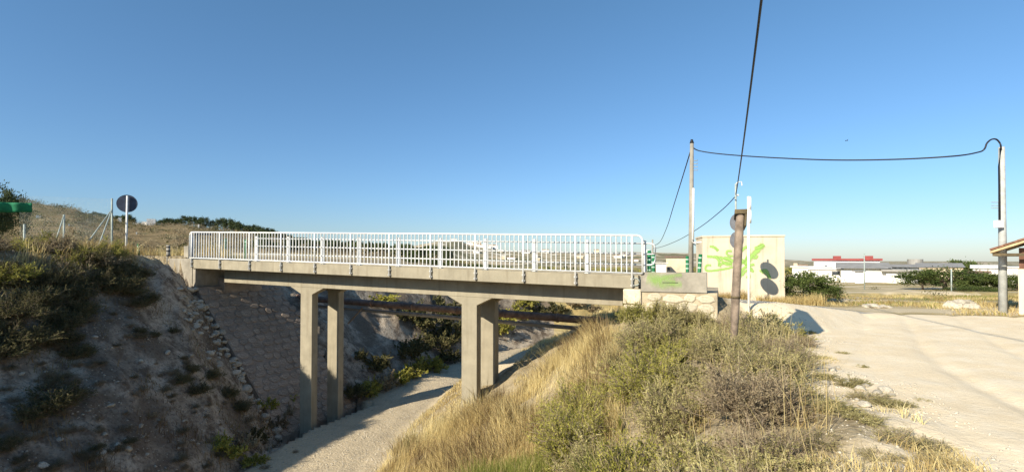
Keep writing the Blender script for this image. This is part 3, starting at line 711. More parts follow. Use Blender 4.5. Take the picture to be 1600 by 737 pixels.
# green and white flexible bollards
def bollard(px, pyb, pyt, Y, label, tilt=0, m='green', bands=3, parapet=False):
    b = at(px, pyb, Y); g = hz(b.x, b.y) if not parapet else b.z
    h = at(px, pyt, Y).z; o = empty('bollard', Vector((b.x, b.y, g)), label=label, cat='bollard', group='green bollards beside the road')
    tp = Vector((b.x+tilt, b.y, h)); bt = Vector((b.x, b.y, g-.05)); r = .05
    loc(MB().tube([bt, tp], r, 10).build('tube', M[m], None, smooth=True), o)
    H = h - g
    for k in range(bands):
        t1 = 1 - (.10 + k*.17)/max(H,.2)*(.8); t0 = t1 - .036/max(H,.2)
        loc(MB().tube([bt.lerp(tp,t0), bt.lerp(tp,t1)], r+.004, 10, cap=False).build('band', M['band'], None, smooth=True), o)
bollard(1014.5,426,391,13.9,'green banded bollard closest to the right end of the guard rail', bands=4)
bollard(1021,426,396,14.8,'shorter green banded bollard beside the distant pole', bands=4)
bollard(1074,427,400,16.2,'green banded bollard in front of the grey utility pole')
bollard(1090,430,397,14.6,'green banded bollard leaning right beside the hut corner', .09)
bollard(216,408,381,21.2,'green bollard on the left bank near the round sign', bands=2)
bollard(352,404,372,22.6,'green bollard behind the railing, second from its left end', bands=1)
bollard(384,404,374,22.9,'green bollard behind the railing, further right of its neighbour', bands=1)
ob = empty('marker_post', at(263,405,20.0), label='grey marker post with dark bands at the left wing wall', cat='marker')
p0 = at(263,403,20.0); p1 = at(263,383,20.0); loc(MB().tube([p0-Vector((0,0,.2)),p1], .065, 8).build('shaft', M['pole'], None, smooth=True), ob)
for f_ in (.25,.6,.9): loc(MB().tube([p0.lerp(p1,f_-.1), p0.lerp(p1,f_)], .07, 8).build('band', M['black'], None, smooth=True), ob)

# round sign at left
ls = at(197, 386, 20.6); ls.z = hz(ls.x, ls.y); r0 = empty('round_sign', ls, label='round dark blue road sign seen from behind on a steel post', cat='sign')
tt = at(199, 306, 20.6); loc(MB().tube([ls-Vector((0,0,.4)), Vector((tt.x,tt.y,tt.z))], .038, 10).build('pole', M['galv'], None, smooth=True), r0)
disc(r0, 'sign_disc', M['signback'], at(198.5,318,20.66), Vector((-.45,1,0)), 13.0/800*20.6*1.06, .02)

# ------------------------------------------------------------------ fence and netting on the left bank
fc = empty('wire_fence', at(175,385,20), label='tall chain-link fence with braced steel posts on the left bank', cat='fence')
def gz_at(px, Y): p = at(px, 400, Y); return Vector((p.x, Y, hz(p.x, Y)))
posts = [(175,310,20.5),(100,335,20.0),(38,350,19.6)]
for px, py, Y in posts:
    b = gz_at(px, Y); t = at(px, py, Y); loc(MB().tube([b-Vector((0,0,.3)), t], .034, 8).build('post', M['dkgalv'], None, smooth=True), fc)
def brace(a, b): loc(MB().tube([a, b], .022, 6).build('brace', M['dkgalv'], None, smooth=True), fc)
brace(at(175,327,20.5), gz_at(122,19.0)); brace(at(175,327,20.5), gz_at(145,18.2)); brace(at(100,336,20.0), gz_at(79,19.0))
mb = MB()
def chain(pa, pb, ya, yb, Y0, Y1, n, w_=.0010):
    A0 = at(pa, ya[0], Y0); A1 = at(pa, ya[1], Y0); B0_ = at(pb, yb[0], Y1); B1_ = at(pb, yb[1], Y1)
    vs = []; fs = []
    def strip(p, q):
        b = len(vs); dd = (q-p).normalized(); s_ = dd.cross(Vector((0,1,0))).normalized()*w_
        vs.extend([p-s_, p+s_, q+s_, q-s_]); fs.append((b,b+1,b+2,b+3))
    def pt(u, v): return A0.lerp(B0_, u).lerp(A1.lerp(B1_, u), v)
    asp = (A0-A1).length/(A0-B0_).length
    for k in range(-n, 2*n):
        u = k/n
        for sgn in (1,-1):
            ua, ub = u, u+sgn*asp; va, vb = 0., 1.
            if ua < 0 or ua > 1 or ub < 0 or ub > 1:
                t0 = 0; t1 = 1; du = ub-ua
                for lim in (0,1):
                    t = (lim-ua)/du
                    if (du > 0) == (lim == 0): t0 = max(t0, t)
                    else: t1 = min(t1, t)
                if t0 >= t1: continue
                ua, ub, va, vb = ua+du*t0, ua+du*t1, t0, t1
            strip(pt(ua,va), pt(ub,vb))
    for v in (0,.5,1): strip(pt(0,v), pt(1,v))
    mb.add(vs, fs)
chain(175,30,(311,384),(306,384),20.5,19.4,52)
o = loc(mb.build('chain_link_mesh', M['dkgalv'], None), fc); o['kind'] = 'stuff'
# green shade net
pA, pB = at(-60,312,17.4), at(48,316,18.2)
n = 24; Vs = []
for i in range(n+1):
    for j in range(5):
        a = at(-60,311,17.4).lerp(at(49,317,18.2), i/n); b = at(-60,329,17.4).lerp(at(46,331,18.2), i/n)
        p = a.lerp(b, j/4); Vs.append((p.x, p.y+.05*math.sin(i*.9)+.02*j, p.z - .03*math.sin(i/n*math.pi)))
o = mesh_np('shade_net', Vs, [(i*5+j, i*5+j+1, (i+1)*5+j+1, (i+1)*5+j) for i in range(n) for j in range(4)], M['net'], smooth=True)
sm = o.modifiers.new('s','SOLIDIFY'); sm.thickness = .01
tag(o, 'band of green shade netting stretched across the left edge', 'netting')

# ------------------------------------------------------------------ house at right edge
hb = gp(1592, 491); HY = hb.y
hse = empty('tiled_house', hb, -math.radians(45.5), label='cream and brown house with overhanging tiled roof cut by the right edge', cat='house')
hw_ = at(1591, 400, HY).x - hb.x
zt = at(1591,420,HY).z - hb.z; ze = at(1570,393,HY).z - hb.z
MB().box((0,0,-.3),(4.2,3.5,zt)).build('lower_wall', M['render'], hse, .01)
MB().box((.03,.03,zt+.002),(4.17,3.5,ze+.12)).build('upper_wall', M['brownwall'], hse)
# roof slopes up to the right from the eave
sl_ = .42; x0 = -.62
mb = MB(); mb.prism([(x0,ze-.05),(x0+2.4,ze-.05+2.4*sl_),(x0+4.8,ze-.05),(x0+4.8,ze+.03),(x0+2.4,ze+.03+2.4*sl_),(x0,ze+.03)], -.5, 4.0); mb.build('roof', M['eave'], hse)
tl = None; ca = math.atan(sl_)
for i in range(18):
    for j in range(2 if i else 2):
        pass
tm = bpy.data.meshes.new('tile'); tv = []; tf = []
for e, yy in enumerate((0,.40)):
    for k in range(6):
        a = math.pi*k/5; tv.append((yy, .09*math.cos(a)*(1-.12*e), .055*math.sin(a)))
tf = [(k,k+1,7+k,6+k) for k in range(5)]; tm.from_pydata(tv, [], tf); tm.materials.append(M['tile'])
for i in range(7):
    for j in range(24):
        o = bpy.data.objects.new('tile', tm); COL.objects.link(o); o.parent = hse
        o.location = (x0 + i*.345*math.cos(ca), -.46 + j*.19, ze+.035 + i*.345*math.sin(ca)+.012); o.rotation_euler = (0, -ca+.03, 0)
for j in range(5):
    MB().box((x0+.05,-.4+j*.9,ze-.14),(x0+1.2,-.32+j*.9,ze-.055), None).build('rafter', M['darkwood'], hse)

# ------------------------------------------------------------------ far buildings
def shed(name, x0, x1, ytop, ybase, Y, label, cat='building', wallm='whitewall', roofm=None, roofpx=0, depth=14, over=.4, wins=(), group=None, gable=False, roofover=True):
    a = at(x0, ybase, Y); b = at(x1, ytop, Y); tht = math.atan(a.x/Y); c_, s_ = math.cos(tht), math.sin(tht)
    def U_(p): rb_ = p.x/p.y; return (rb_*Y - a.x)/(c_ + rb_*s_)
    wdt = U_(b); zb_ = min(a.z, hz(a.x, Y), hz(b.x, Y)) - .4
    r = empty(name, (a.x, Y, a.z), -tht, label=label, cat=cat, group=group)
    MB().box((0,0,zb_-a.z),(wdt,depth,b.z-a.z)).build('wall', M[wallm], r)
    if roofm:
        hr = roofpx/800*Y
        mb = MB()
        if gable: mb.add([(-over,-over,b.z-a.z+.01),(wdt+over,-over,b.z-a.z+.01),(wdt+over,depth,b.z-a.z+.01),(-over,depth,b.z-a.z+.01),(-over,depth/2,b.z-a.z+hr),(wdt+over,depth/2,b.z-a.z+hr)], [(0,1,5,4),(2,3,4,5),(1,2,5),(3,0,4),(0,3,2,1)])
        else: mb.box((-over,-over,b.z-a.z+.005),(wdt+over,depth+over,b.z-a.z+hr))
        mb.build('roof', M[roofm], r)
    for (wx0, wx1, wy0, wy1) in wins:
        p = at(wx0, wy1, Y); q = at(wx1, wy0, Y)
        MB().box((U_(p),-.045,p.z-a.z),(U_(q),.02,q.z-a.z)).build('window', M['glass'], r)
    return r
FY = 88
r = shed('factory', 1272, 1375, 407, 428, FY+22, 'long white factory hall under a red sheet roof with two vents', roofm='redroof', roofpx=3.2, depth=16, wins=((1288,1293,414,416),))
rr = r
for (xa, xb) in ((1302,1314),(1351,1364)):
    p = at(xa, 403.5, FY+21.5); q = at(xb, 400.5, FY+21.5)
    th2 = -rr.rotation_euler.z; Ux = lambda v: (v.x/v.y*110 - rr.location.x)/(math.cos(th2) + v.x/v.y*math.sin(th2))
    MB().box((Ux(p), -.45, p.z-rr.location.z-.3),(Ux(q), 2.5, q.z-rr.location.z+.1)).build('roof_vent', M['redroof'], rr)
shed('factory', 1314, 1385, 419, 441, FY+4, 'white factory building with one small window and grey roof', roofm='greyroof', roofpx=9, depth=15, over=.8, gable=True, wins=((1336,1340,428,431),(1314,1318,419.5,420.5)))
shed('factory', 1385, 1434, 424, 444, FY, 'low white workshop with dark canopy at the right of the factory row', roofm='greyroof', roofpx=3.5, depth=7, over=.7, wins=((1397,1404,430,433),(1388,1392,418,420)))
shed('factory', 1386, 1436, 417, 430, FY+8, 'white upper storey with a strip of small windows behind the workshop', roofm='greyroof', roofpx=4, depth=12, over=.8, gable=True, wins=tuple((1389+i*8,1393+i*8,418.5,420.5) for i in range(5)))
shed('factory', 1238, 1300, 417, 432, FY+16, 'low white building at the left end of the factory row', roofm='whitewall', roofpx=.8, depth=12, wins=((1262,1265,421,423),))
shed('factory', 1268, 1316, 421, 431, FY+10, 'low white annexe with a grey gate before the factory hall', roofm='whitewall', roofpx=.8, depth=8, wins=((1300,1312,423.5,429),))
shed('warehouse', 1434, 1505, 417, 432, FY+20, 'broad warehouse with weathered grey-brown roof behind the green tree', wallm='beigewall', roofm='greyroof', roofpx=6, depth=22, gable=True)
shed('warehouse', 1520, 1562, 419, 436, FY+12, 'bright white warehouse left of the right-hand pole', roofm='whitewall', roofpx=5, depth=16, gable=True)
shed('warehouse', 1508, 1545, 426, 440, FY+2, 'small low shed with brown roof beside the white warehouse', wallm='greyroof', roofm='brownroof', roofpx=3, depth=8, gable=True)
shed('warehouse', 1568, 1640, 418, 434, FY+8, 'white warehouse seen between the pole and the tiled house', roofm='whitewall', roofpx=1, depth=16)
shed('house', 1250, 1259, 414, 424, 112, 'small white cube house left of the factory hall', depth=6, roofm='brownroof', roofpx=.8)
shed('house', 1336, 1349, 424, 441, 84, 'little white lean-to in front of the factory building', depth=4, roofm='greyroof', roofpx=.7)
shed('house', 1412, 1421, 414, 421, 118, 'pale gable end peeping over the workshop roof', wallm='beigewall', depth=8, roofm='brownroof', roofpx=1.4, gable=True)
# round tank
tk = at(1430, 413, 135); tko = MB().tube([tk-Vector((0,0,4)), tk, tk+Vector((0,0,.9)), tk+Vector((0,0,1.4))], 1.7, 16).build('water_tank', M['greyroof'], None); tag(tko, 'round grey tank top rising above the factory roofs', 'tank')
# far poles in field
for px, y0, y1, Y, lb in ((1350.5,396,441,60,'thin lattice-topped pole standing before the white factory wall'),(1486.5,420,453,52,'slim pale pole standing in front of the broad green tree')):
    p = at(px, y1, Y); q = at(px, y0, Y); p.z = min(p.z, hz(p.x, Y)); simple(MB().tube([p-Vector((0,0,.3)),q], .06, 6), 'field_pole', M['dkgalv'], lb, 'pole', smooth=True)
# houses by the distant pole
shed('house', 1025, 1041, 411, 422, 110, 'small white walled house just right of the green bollards', depth=7, roofm='whitewall', roofpx=.5)
shed('house', 1041, 1071, 402, 423, 118, 'beige house with one dark doorway between bollards and grey pole', wallm='beigewall', roofm='brownroof', roofpx=2.5, depth=9, wins=((1043.5,1046.5,417,422),), gable=True)
shed('house', 1240, 1246, 411, 418, 150, 'tiny pale house by the hut corner on the skyline', wallm='beigewall', depth=6)
# hilltop houses, left
for (xa,xb,ya,yb,Y,lb) in ((229,243,341.5,351,146,'white flat-roofed house on the left ridge'),(221,229,344,349,146,'low white outbuilding beside the ridge house'),(207,217,348,350.5,146,'long low white wall below the ridge trees'),(184,190,344,351,148,'cream house just left of the round sign post'),(309,311.5,345.5,350,150,'small pale hut among the ridge pines'),(212,214.5,360,363,120,'tiny white hut on the hillside below the ridge'),(56,64,345.5,350,120,'white hut on the brown hill behind the fence'),(106,109,355,358,115,'tiny white cube on the hillside between fence posts')):
    Y -= 14; gy_ = 405 - hz((xa-800)/800*Y, Y)/Y*800; ya, yb = gy_ - (yb-ya)*1.05, gy_ + 1
    shed('hill_house', xa, xb, ya, yb, Y, lb, cat='house', depth=5)
# settlement behind the railing
kk = 0
for i in range(34):
    px = R.uniform(560, 1010); Y = R.uniform(430, 640)
    if i < 12: px = R.uniform(700, 760); Y = 600
    x_ = (px-800)/800*Y; g_ = hz(x_, Y); wpx = R.uniform(5,13); hpx = R.uniform(2.5,5.5)
    pyb = 405 - g_/Y*800
    shed('far_house', px, px+wpx, pyb-hpx, pyb+1, Y, 'pale distant house seen through the bridge railing', cat='house', wallm=R.choice(['whitewall','beigewall','whitewall']), depth=9, roofm=R.choice(['brownroof','whitewall']), roofpx=.8, group='distant houses behind the railing')
for (xa,xb,ya,yb,Y,lb) in ((441,452,386,389,150,'white long house behind the left third of the guard rail'),(510,518,391,396,150,'white cottage among trees behind the guard rail'),(529,536,392,396,150,'second white cottage among trees behind the guard rail')):
    shed('cottage', xa, xb, ya, yb, Y, lb, cat='house', depth=5)

# ------------------------------------------------------------------ vegetation
def leaves_mesh(C, U, Wd, Ln, tint):
    """diamond leaves: centres C, directions U, widths, lengths"""
    n = len(C); A_ = NR.normal(size=(n,3)); S_ = np.cross(U, A_); S_ /= np.linalg.norm(S_, axis=1, keepdims=True)+1e-9
    L2 = (Ln*.5)[:,None]*U; W2 = (Wd*.5)[:,None]*S_
    V_ = np.stack([C-L2, C+W2, C+L2, C-W2], 1).reshape(-1,3)
    return V_, np.arange(4*n).reshape(-1,4), np.repeat(tint, 4)
def unit(v): return v/(np.linalg.norm(v, axis=-1, keepdims=True)+1e-9)
def shrub_data(ns=70, tw=7, lf=9, ll=.045, lw=.013, up=.75, spread=1.0, rs_=1.0):
    """unit-ish shrub: radius ~1, height ~1"""
    C=[];U=[];T=[]; SV=[];SF=[]
    stemv = MB()
    for s_ in range(ns):
        az = R.uniform(0,2*math.pi); el = R.uniform(.15,1.0); rad_ = R.uniform(.55,1.05)*spread
        tip = np.array([math.cos(az)*rad_*(1-el*.62), math.sin(az)*rad_*(1-el*.62), rad_*el*R.uniform(.8,1.1)*up+.08])
        b0 = np.array([math.cos(az)*.08, math.sin(az)*.08, 0]); midp = b0*.4+tip*.5 + NR.normal(size=3)*.07 + np.array([0,0,.10])
        f = lambda t: (1-t)**2*b0 + 2*t*(1-t)*midp + t*t*tip
        pts = [f(t) for t in (0,.35,.7,1)]
        stemv.tube([Vector(p) for p in pts], .009*rs_, 3, .003, cap=False)
        tn = R.random()
        for k in range(tw):
            t = R.uniform(.3,1); p = f(t); dr = unit(tip-b0 + NR.normal(size=3)*.55 + np.array([0,0,.25]))
            ln = R.uniform(.12,.30)
            q = p + dr*ln
            stemv.tube([Vector(p), Vector(q)], .004*rs_, 3, .0015, cap=False)
            m_ = lf; tt_ = NR.uniform(.1,1.05,m_)[:,None]
            C.append(p + dr*ln*tt_ + NR.normal(size=(m_,3))*.012); U.append(unit(dr + NR.normal(size=(m_,3))*.7))
            T.append(np.clip(tn*.55 + .45*NR.random(m_) + NR.normal()*.1, 0, 1))
    C = np.concatenate(C); U = np.concatenate(U); T = np.concatenate(T); n = len(C)
    lv = leaves_mesh(C, U, NR.uniform(.7,1.3,n)*lw, NR.uniform(.7,1.4,n)*ll, T)
    return lv, stemv
def shrub_meshes(n, **k):
    out = []
    for _ in range(n):
        lv, sv = shrub_data(**k)
        me = bpy.data.meshes.new('foliage'); me.from_pydata(lv[0].tolist(), [], lv[1].tolist()); me.update()
        a = me.attributes.new('tint','FLOAT','POINT'); a.data.foreach_set('value', lv[2].astype(np.float32))
        ms = bpy.data.meshes.new('stems'); ms.from_pydata(sv.v, [], sv.f); ms.update(); ms.materials.append(M['twig'])
        out.append((me, ms))
    return out
SHR = shrub_meshes(5, ns=95, tw=9, lf=11, ll=.06, lw=.017)
SHD = shrub_meshes(3, ns=120, tw=8, lf=5, ll=.055, lw=.012)      # twiggy, dry
SHS = shrub_meshes(3, ns=40, tw=6, lf=12, ll=.11, lw=.045)       # coarser, for further off
MATV = {}
def variant(me, mname):
    key = (me.name, mname)
    if key not in MATV:
        c = me.copy(); c.materials.clear(); c.materials.append(M[mname]); MATV[key] = c
    return MATV[key]
def shrub(x, y, r, h, kind, matn, label, group=None, z=None, name='shrub'):
    me, ms = R.choice({'n': SHR, 'd': SHD, 's': SHS, 'B': SHB if kind == 'B' else None}[kind])
    z = hz(x, y) if z is None else z
    o = empty(name, (x, y, z-.04), R.uniform(0,6.28), label, 'shrub', group); o.scale = (r, r, h)
    link('foliage', variant(me, matn), None, o); link('stems', ms, None, o)
    return o
# big foreground thicket
SHB = shrub_meshes(4, ns=170, tw=12, lf=11, ll=.042, lw=.012)
pts = []
def fill(n, k0, k1, big):
    c_ = 0
    for _ in range(12000):
        if c_ >= n: break
        Y_ = R.uniform(3.1, 11.2); x_ = R.uniform(.02*Y_, 7.2)
        if big: Y_ = R.uniform(4.6, 10.6)
        eL = np.interp(Y_, [3,6,9,11.5], [.10*3+.35, .6, .5, 1.6]) + .45*big; eR = np.interp(Y_, [3,4.5,6.5,8.5,11.5], [1.8,2.4,3.6,4.9,6.3]) - .5*big
        if not (eL < x_ < eR): continue
        if Y_ > 10 and x_ < 2.6: continue
        if all((x_-a)**2 + (Y_-b)**2 > (k0 + k1*Y_ + .30*(g_ and not big) + .3*(g_ and big))**2 for a, b, g_ in pts): pts.append((x_, Y_, big)); c_ += 1
fill(24, .62, .03, True); fill(95, .33, .02, False)
pts.sort(key=lambda p: -p[1])
GRS = 'grey-green shrubs of the thicket below the timber post'; 
for i, (x_, y_, big) in enumerate(pts):
    ed = y_/11; px_ = 800 + 800*x_/y_
    u_ = R.random()
    if px_ < 1080 and y_ > 4.5: kind, mt = 'n', ('olive' if u_ < .7 else 'sage')
    elif u_ < .50: kind, mt = 'n', 'sage'
    elif u_ < .62: kind, mt = 'n', 'olive'
    else: kind, mt = 'd', ('drybush' if u_ < .85 else 'sage')
    rr2 = R.uniform(.52,.80); hh2 = rr2*R.uniform(.9,1.3)
    if y_ < 4.6: hh2 *= .75
    if px_ > 1200: hh2 *= .72; rr2 *= .85
    if big:
        rr2 = R.uniform(.72,1.05); hh2 = rr2*R.uniform(.9,1.15); kind = 'B'
        if mt == 'drybush' and R.random() < .6: mt = 'sage'
    elif px_ < 1200 and y_ > 4.4: hh2 *= R.uniform(.6,1.0)
    rp_ = (3.43*y_/8.0 - x_)
    if abs(rp_) < .7 and y_ < 9.2 and y_ > 6.0: hh2 = min(hh2, .62)
    lb = {'sage':'grey-green saltbush in the foreground thicket','olive':'yellow-green leafy shrub in the foreground thicket','drybush':'brown dried twiggy shrub in the foreground thicket'}[mt]
    zn = ('near the stone abutment' if y_ > 8.6 else 'around the timber post') if y_ > 6.8 and px_ < 1260 else ('at the thicket edge beside the dirt road' if px_ > 1180 else ('on the left flank of the thicket by the straw grass' if px_ < 940 else ('in the very front of the thicket' if y_ < 4.6 else 'in the middle of the thicket')))
    lb = {'sage':'grey-green saltbush ','olive':'yellow-green leafy shrub ','drybush':'brown dried twiggy shrub '}[mt] + zn
    shrub(x_, y_, rr2, hh2, kind, mt, lb, {'sage':'grey-green saltbushes of the foreground thicket','olive':'yellow-green shrubs of the foreground thicket','drybush':'dry twiggy shrubs of the foreground thicket'}[mt])
# sparse low clumps on the pale verge
vg = [(1330,600,.30),(1360,625,.34),(1395,632,.28),(1440,625,.14),(1405,690,.36),(1450,700,.28),(1350,655,.26),(1300,640,.34),(1345,572,.16),(1318,552,.18),(1288,590,.26),(1285,690,.34),(1225,700,.36),(1470,725,.26),(1375,715,.26),(1205,492,.16),(1262,520,.22),(1232,488,.10),(1280,560,.24)]
for (a, b, r_) in vg:
    g = gp(a, b); shrub(g.x, g.y, r_*1.15, r_*.5, 'n' if R.random() < .7 else 'd', 'sage', 'low grey-green tuft on the pale verge of the dirt road', 'low tufts along the dirt road edge', name='low_shrub')
# weeds in front of stone abutment
for (a, b, r_, h_) in ((1035,492,.45,.62),(1060,488,.4,.55),(1090,490,.5,.45),(1010,500,.5,.5),(1120,492,.45,.35),(985,505,.45,.5),(1190,496,.4,.35),(1215,505,.4,.4)):
    p = at(a, b, 11.6); shrub(p.x, 11.6, r_, h_*1.2, 'n', 'olive' if a < 1020 else 'sage', 'shrub growing against the foot of the stone abutment', 'shrubs at the foot of the stone abutment')
# left bank: dark scrub
lb_spots = [(80,640,.85,.8),(50,655,.6,.6),(105,625,.6,.6),(20,500,.9,.9),(60,480,.9,.8),(100,505,.7,.6),(35,540,.9,.8),(5,560,.8,.7),(120,470,.8,.8),(150,450,.8,.8),(180,460,.7,.7),(205,462,.7,.6),(232,472,.6,.5),(90,450,.9,.9),(215,480,.6,.5),(285,600,.5,.5),(310,615,.6,.5),(330,590,.5,.5),(355,620,.55,.5),(375,640,.55,.5),(300,580,.4,.4),(270,520,.3,.3),(218,520,.35,.3),(240,525,.3,.3),(5,700,.5,.4),(150,700,.3,.2),(200,690,.3,.2)]
for (a, b, r_, h_) in lb_spots:
    g = gp(a, b, 5); shrub(g.x, g.y, r_*.95, h_*.8, 'n', 'darkbush', ('dark scrubby bush alone low on the shaded left bank' if b > 575 else 'dark scrubby bush high on the shaded left bank'), 'dark bushes on the shaded left bank')
for i in range(60):
    a = R.uniform(-20, 270); b = R.uniform(425, 470) if i < 34 else R.uniform(470, 560)
    if R.random() < .42: continue
    if i >= 34: a = R.uniform(-20, 130)
    if a > 222 and b < 450: continue
    g = gp(a, b, 5); r_ = R.uniform(.4,.75); shrub(g.x, g.y, r_, r_*.8, 'n', 'darkbush', 'dark scrubby bush in the dense band under the left crest', 'dark bushes on the shaded left bank')
for i in range(60):
    a = R.uniform(-20, 420); b = R.uniform(480, 735)
    if a > 250 and b < 560+ (a-300)*.9 or (a > 200 and b < 520): continue
    g = gp(a, b, 5); r_ = R.uniform(.2,.42); shrub(g.x, g.y, r_, r_*.6, 'd', R.choice(['darkbush','drybush','darkbush']), 'dark low scrub on the shaded left bank', 'low dark scrub on the shaded left bank', name='low_shrub')
for i in range(90):
    a = R.uniform(0, 470); b = R.uniform(470, 735)
    if a > 250 and b < 560+ (a-300)*.9 and a < 470: continue
    g = gp(a, b, 5); r_ = R.uniform(.10,.26); shrub(g.x, g.y, r_, r_*.8, 'd', 'drybush', 'small dead tuft on the shaded left bank', 'dead tufts on the shaded left bank', name='dry_tuft')
for i in range(40):
    Y_ = R.uniform(12.5, 19); x_ = -R.uniform(12.3, 14.5)
    if x_ < -1.05*Y_ or 800 + 800*x_/Y_ > 190: continue
    shrub(x_, Y_, R.uniform(.5,.9), R.uniform(.4,.7), 'n', R.choice(['olive','olive','drybush','darkbush']), 'leafy bush at the lip of the left bank', 'bushes on the crest of the left bank')
# crest of left bank: taller yellow-green bushes in the sun
for i in range(34):
    a = -30 + i*9.0; Y_ = R.uniform(14.6, 19.5); x_ = (a-800)/800*Y_; 
    x_ = min(x_, -12.5)
    if a > 190 or 800 + 800*x_/Y_ > 200: continue
    shrub(x_, Y_, R.uniform(.55,.85), R.uniform(.45,.85)*(1 if a < 130 else .6), 'n', R.choice(['olive','darkbush','olive','drybush']), 'yellow-green bush on the crest of the left bank', 'bushes on the crest of the left bank')
for (a,b,r_,h_) in ((400,690,.55,.6),(430,670,.5,.6),(445,650,.45,.5),(380,700,.6,.6),(360,715,.55,.6),(415,640,.5,.55),(395,725,.5,.4),(340,700,.5,.5),(455,625,.35,.35),(470,672,.3,.25)):
    g = gp(a, b, 8); shrub(g.x, g.y, r_, h_, 's', R.choice(['darkbush','olive','drybush']), 'leafy bush along the foot of the left bank by the column', 'bushes along the foot of the left bank')
# bushes beyond the bridge
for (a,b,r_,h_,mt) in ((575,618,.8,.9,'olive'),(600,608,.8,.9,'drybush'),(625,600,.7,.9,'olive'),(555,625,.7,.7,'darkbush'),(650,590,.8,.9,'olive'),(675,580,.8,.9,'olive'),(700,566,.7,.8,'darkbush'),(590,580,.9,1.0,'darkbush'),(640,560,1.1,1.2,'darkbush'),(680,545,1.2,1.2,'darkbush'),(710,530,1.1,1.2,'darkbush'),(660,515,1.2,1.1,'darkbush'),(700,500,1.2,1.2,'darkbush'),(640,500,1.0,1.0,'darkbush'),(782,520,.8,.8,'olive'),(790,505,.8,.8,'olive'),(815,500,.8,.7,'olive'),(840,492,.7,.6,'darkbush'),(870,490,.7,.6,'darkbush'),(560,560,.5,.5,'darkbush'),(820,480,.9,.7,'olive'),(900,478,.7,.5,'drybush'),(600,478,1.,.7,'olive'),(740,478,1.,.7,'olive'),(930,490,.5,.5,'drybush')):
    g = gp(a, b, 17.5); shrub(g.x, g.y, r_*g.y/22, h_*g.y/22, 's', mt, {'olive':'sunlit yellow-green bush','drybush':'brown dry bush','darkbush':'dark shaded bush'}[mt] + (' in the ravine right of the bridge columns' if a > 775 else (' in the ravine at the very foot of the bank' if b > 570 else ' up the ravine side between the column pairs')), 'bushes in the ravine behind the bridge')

for (a, Y_, r_, h_, mt) in ((222,18.6,.6,.42,'olive'),(205,18.2,.6,.40,'darkbush'),(240,18.5,.5,.30,'darkbush'),(182,18.4,.5,.42,'drybush'),(170,17.8,.6,.40,'drybush'),(190,17.2,.6,.35,'darkbush')):
    x_ = (a-800)/800*Y_; shrub(x_, Y_, r_, h_, 's', mt, {'olive':'green bush nestling against the left wing wall','darkbush':'dark low bush near the left wing wall','drybush':'reddish-brown dry bush below the round sign'}[mt], 'bushes near the left wing wall')
# grass
def grass(name, X_, Y_, h, w_, matn, lean=.35, label=None, bend=.5, tintm=0., cat='grass', z=None):
    n = len(X_); Z_ = height(X_, Y_) - .03 if z is None else z
    cl = fbm(X_*1.1, Y_*1.1, 3, 123); H = h*NR.uniform(.45,1.15,n)*np.clip(1 + 1.6*cl, .35, 1.8); az = NR.normal(0, 1.1, n) + 14*fbm(X_*.5, Y_*.5, 2, 124); ln = np.abs(NR.normal(0, lean, n))*H
    dx_, dy_ = np.cos(az), np.sin(az); fa = NR.uniform(0, math.pi, n); sx, sy = np.cos(fa)*w_/2, np.sin(fa)*w_/2
    B_ = np.stack([X_, Y_, Z_], -1)
    def lev(t, wf):
        c = B_ + np.stack([dx_*ln*t**2, dy_*ln*t**2, H*t*(1-.15*t*t*bend)], -1); s_ = np.stack([sx*wf, sy*wf, np.zeros(n)], -1)
        return c - s_, c + s_
    a0, a1 = lev(0, 1); b0, b1 = lev(.55, .8); c0, c1 = lev(1, .15)
    V_ = np.stack([a0,a1,b0,b1,c0,c1], 1).reshape(-1,3); base_ = (np.arange(n)*6)[:,None]
    F_ = np.concatenate([base_+np.array([0,1,3,2]), base_+np.array([2,3,5,4])])
    tn = np.repeat(np.clip(NR.random(n)*.7 + fbm(X_*.9, Y_*.9, 2, 77)*1.2 + .15 + tintm, 0, 1), 6)
    o = mesh_np(name, V_, F_, M[matn], {'tint': tn}); tag(o, label, cat, kind='stuff'); return o
def scatter(n, x0, x1, y0, y1, cond, clump=1.0, thr=.0, sd=5):
    xs = []; ys = []; tot = 0
    for _ in range(60):
        X_ = NR.uniform(x0, x1, n); Y_ = NR.uniform(y0, y1, n); m_ = cond(X_, Y_) & (fbm(X_*clump, Y_*clump, 3, sd) > thr)
        xs.append(X_[m_]); ys.append(Y_[m_]); tot += m_.sum()
        if tot >= n: break
    return np.concatenate(xs)[:n], np.concatenate(ys)[:n]
def rtoe(X_, Y_):
    d_, s_, _ = cdist(X_, Y_); return d_, s_
def cond_slope(X_, Y_):
    d_, s_ = rtoe(X_, Y_); return (s_ < 0) & (d_ > 1.55) & (X_ < np.interp(Y_, [3,6,9,12,15], [.7,1.3,1.9,2.6,2.4]))
X_, Y_ = scatter(36000, -6, 2.6, 3.2, 15.5, cond_slope, 1.3, -.10, 61)
grass('dry_grass', X_, Y_, .50, .009, 'straw', .45, 'tall straw-yellow dry grass covering the slope beneath the bridge')
X_, Y_ = scatter(30000, -5, 1.9, 2.6, 8.6, lambda x, y: cond_slope(x, y) & (x > -2.2 + .12*y), 1.0, -.02, 63)
grass('green_grass', X_, Y_, .50, .008, 'greengrass', .35, 'fine yellow-green grass at the foot of the foreground slope')
X_, Y_ = scatter(9000, -4, 3.5, 3, 16, lambda x, y: cond_slope(x, y), 1.6, .06, 64)
grass('weeds', X_, Y_, .55, .014, 'brownweed', .6, 'dark brown dead weeds among the dry grass')
X_, Y_ = scatter(5000, .2, 5.5, 3, 11, lambda x, y: x < np.interp(y, [3,4.5,8.5,11.5], [2.4,3.0,5.0,6.2]), 1.3, .0, 65)
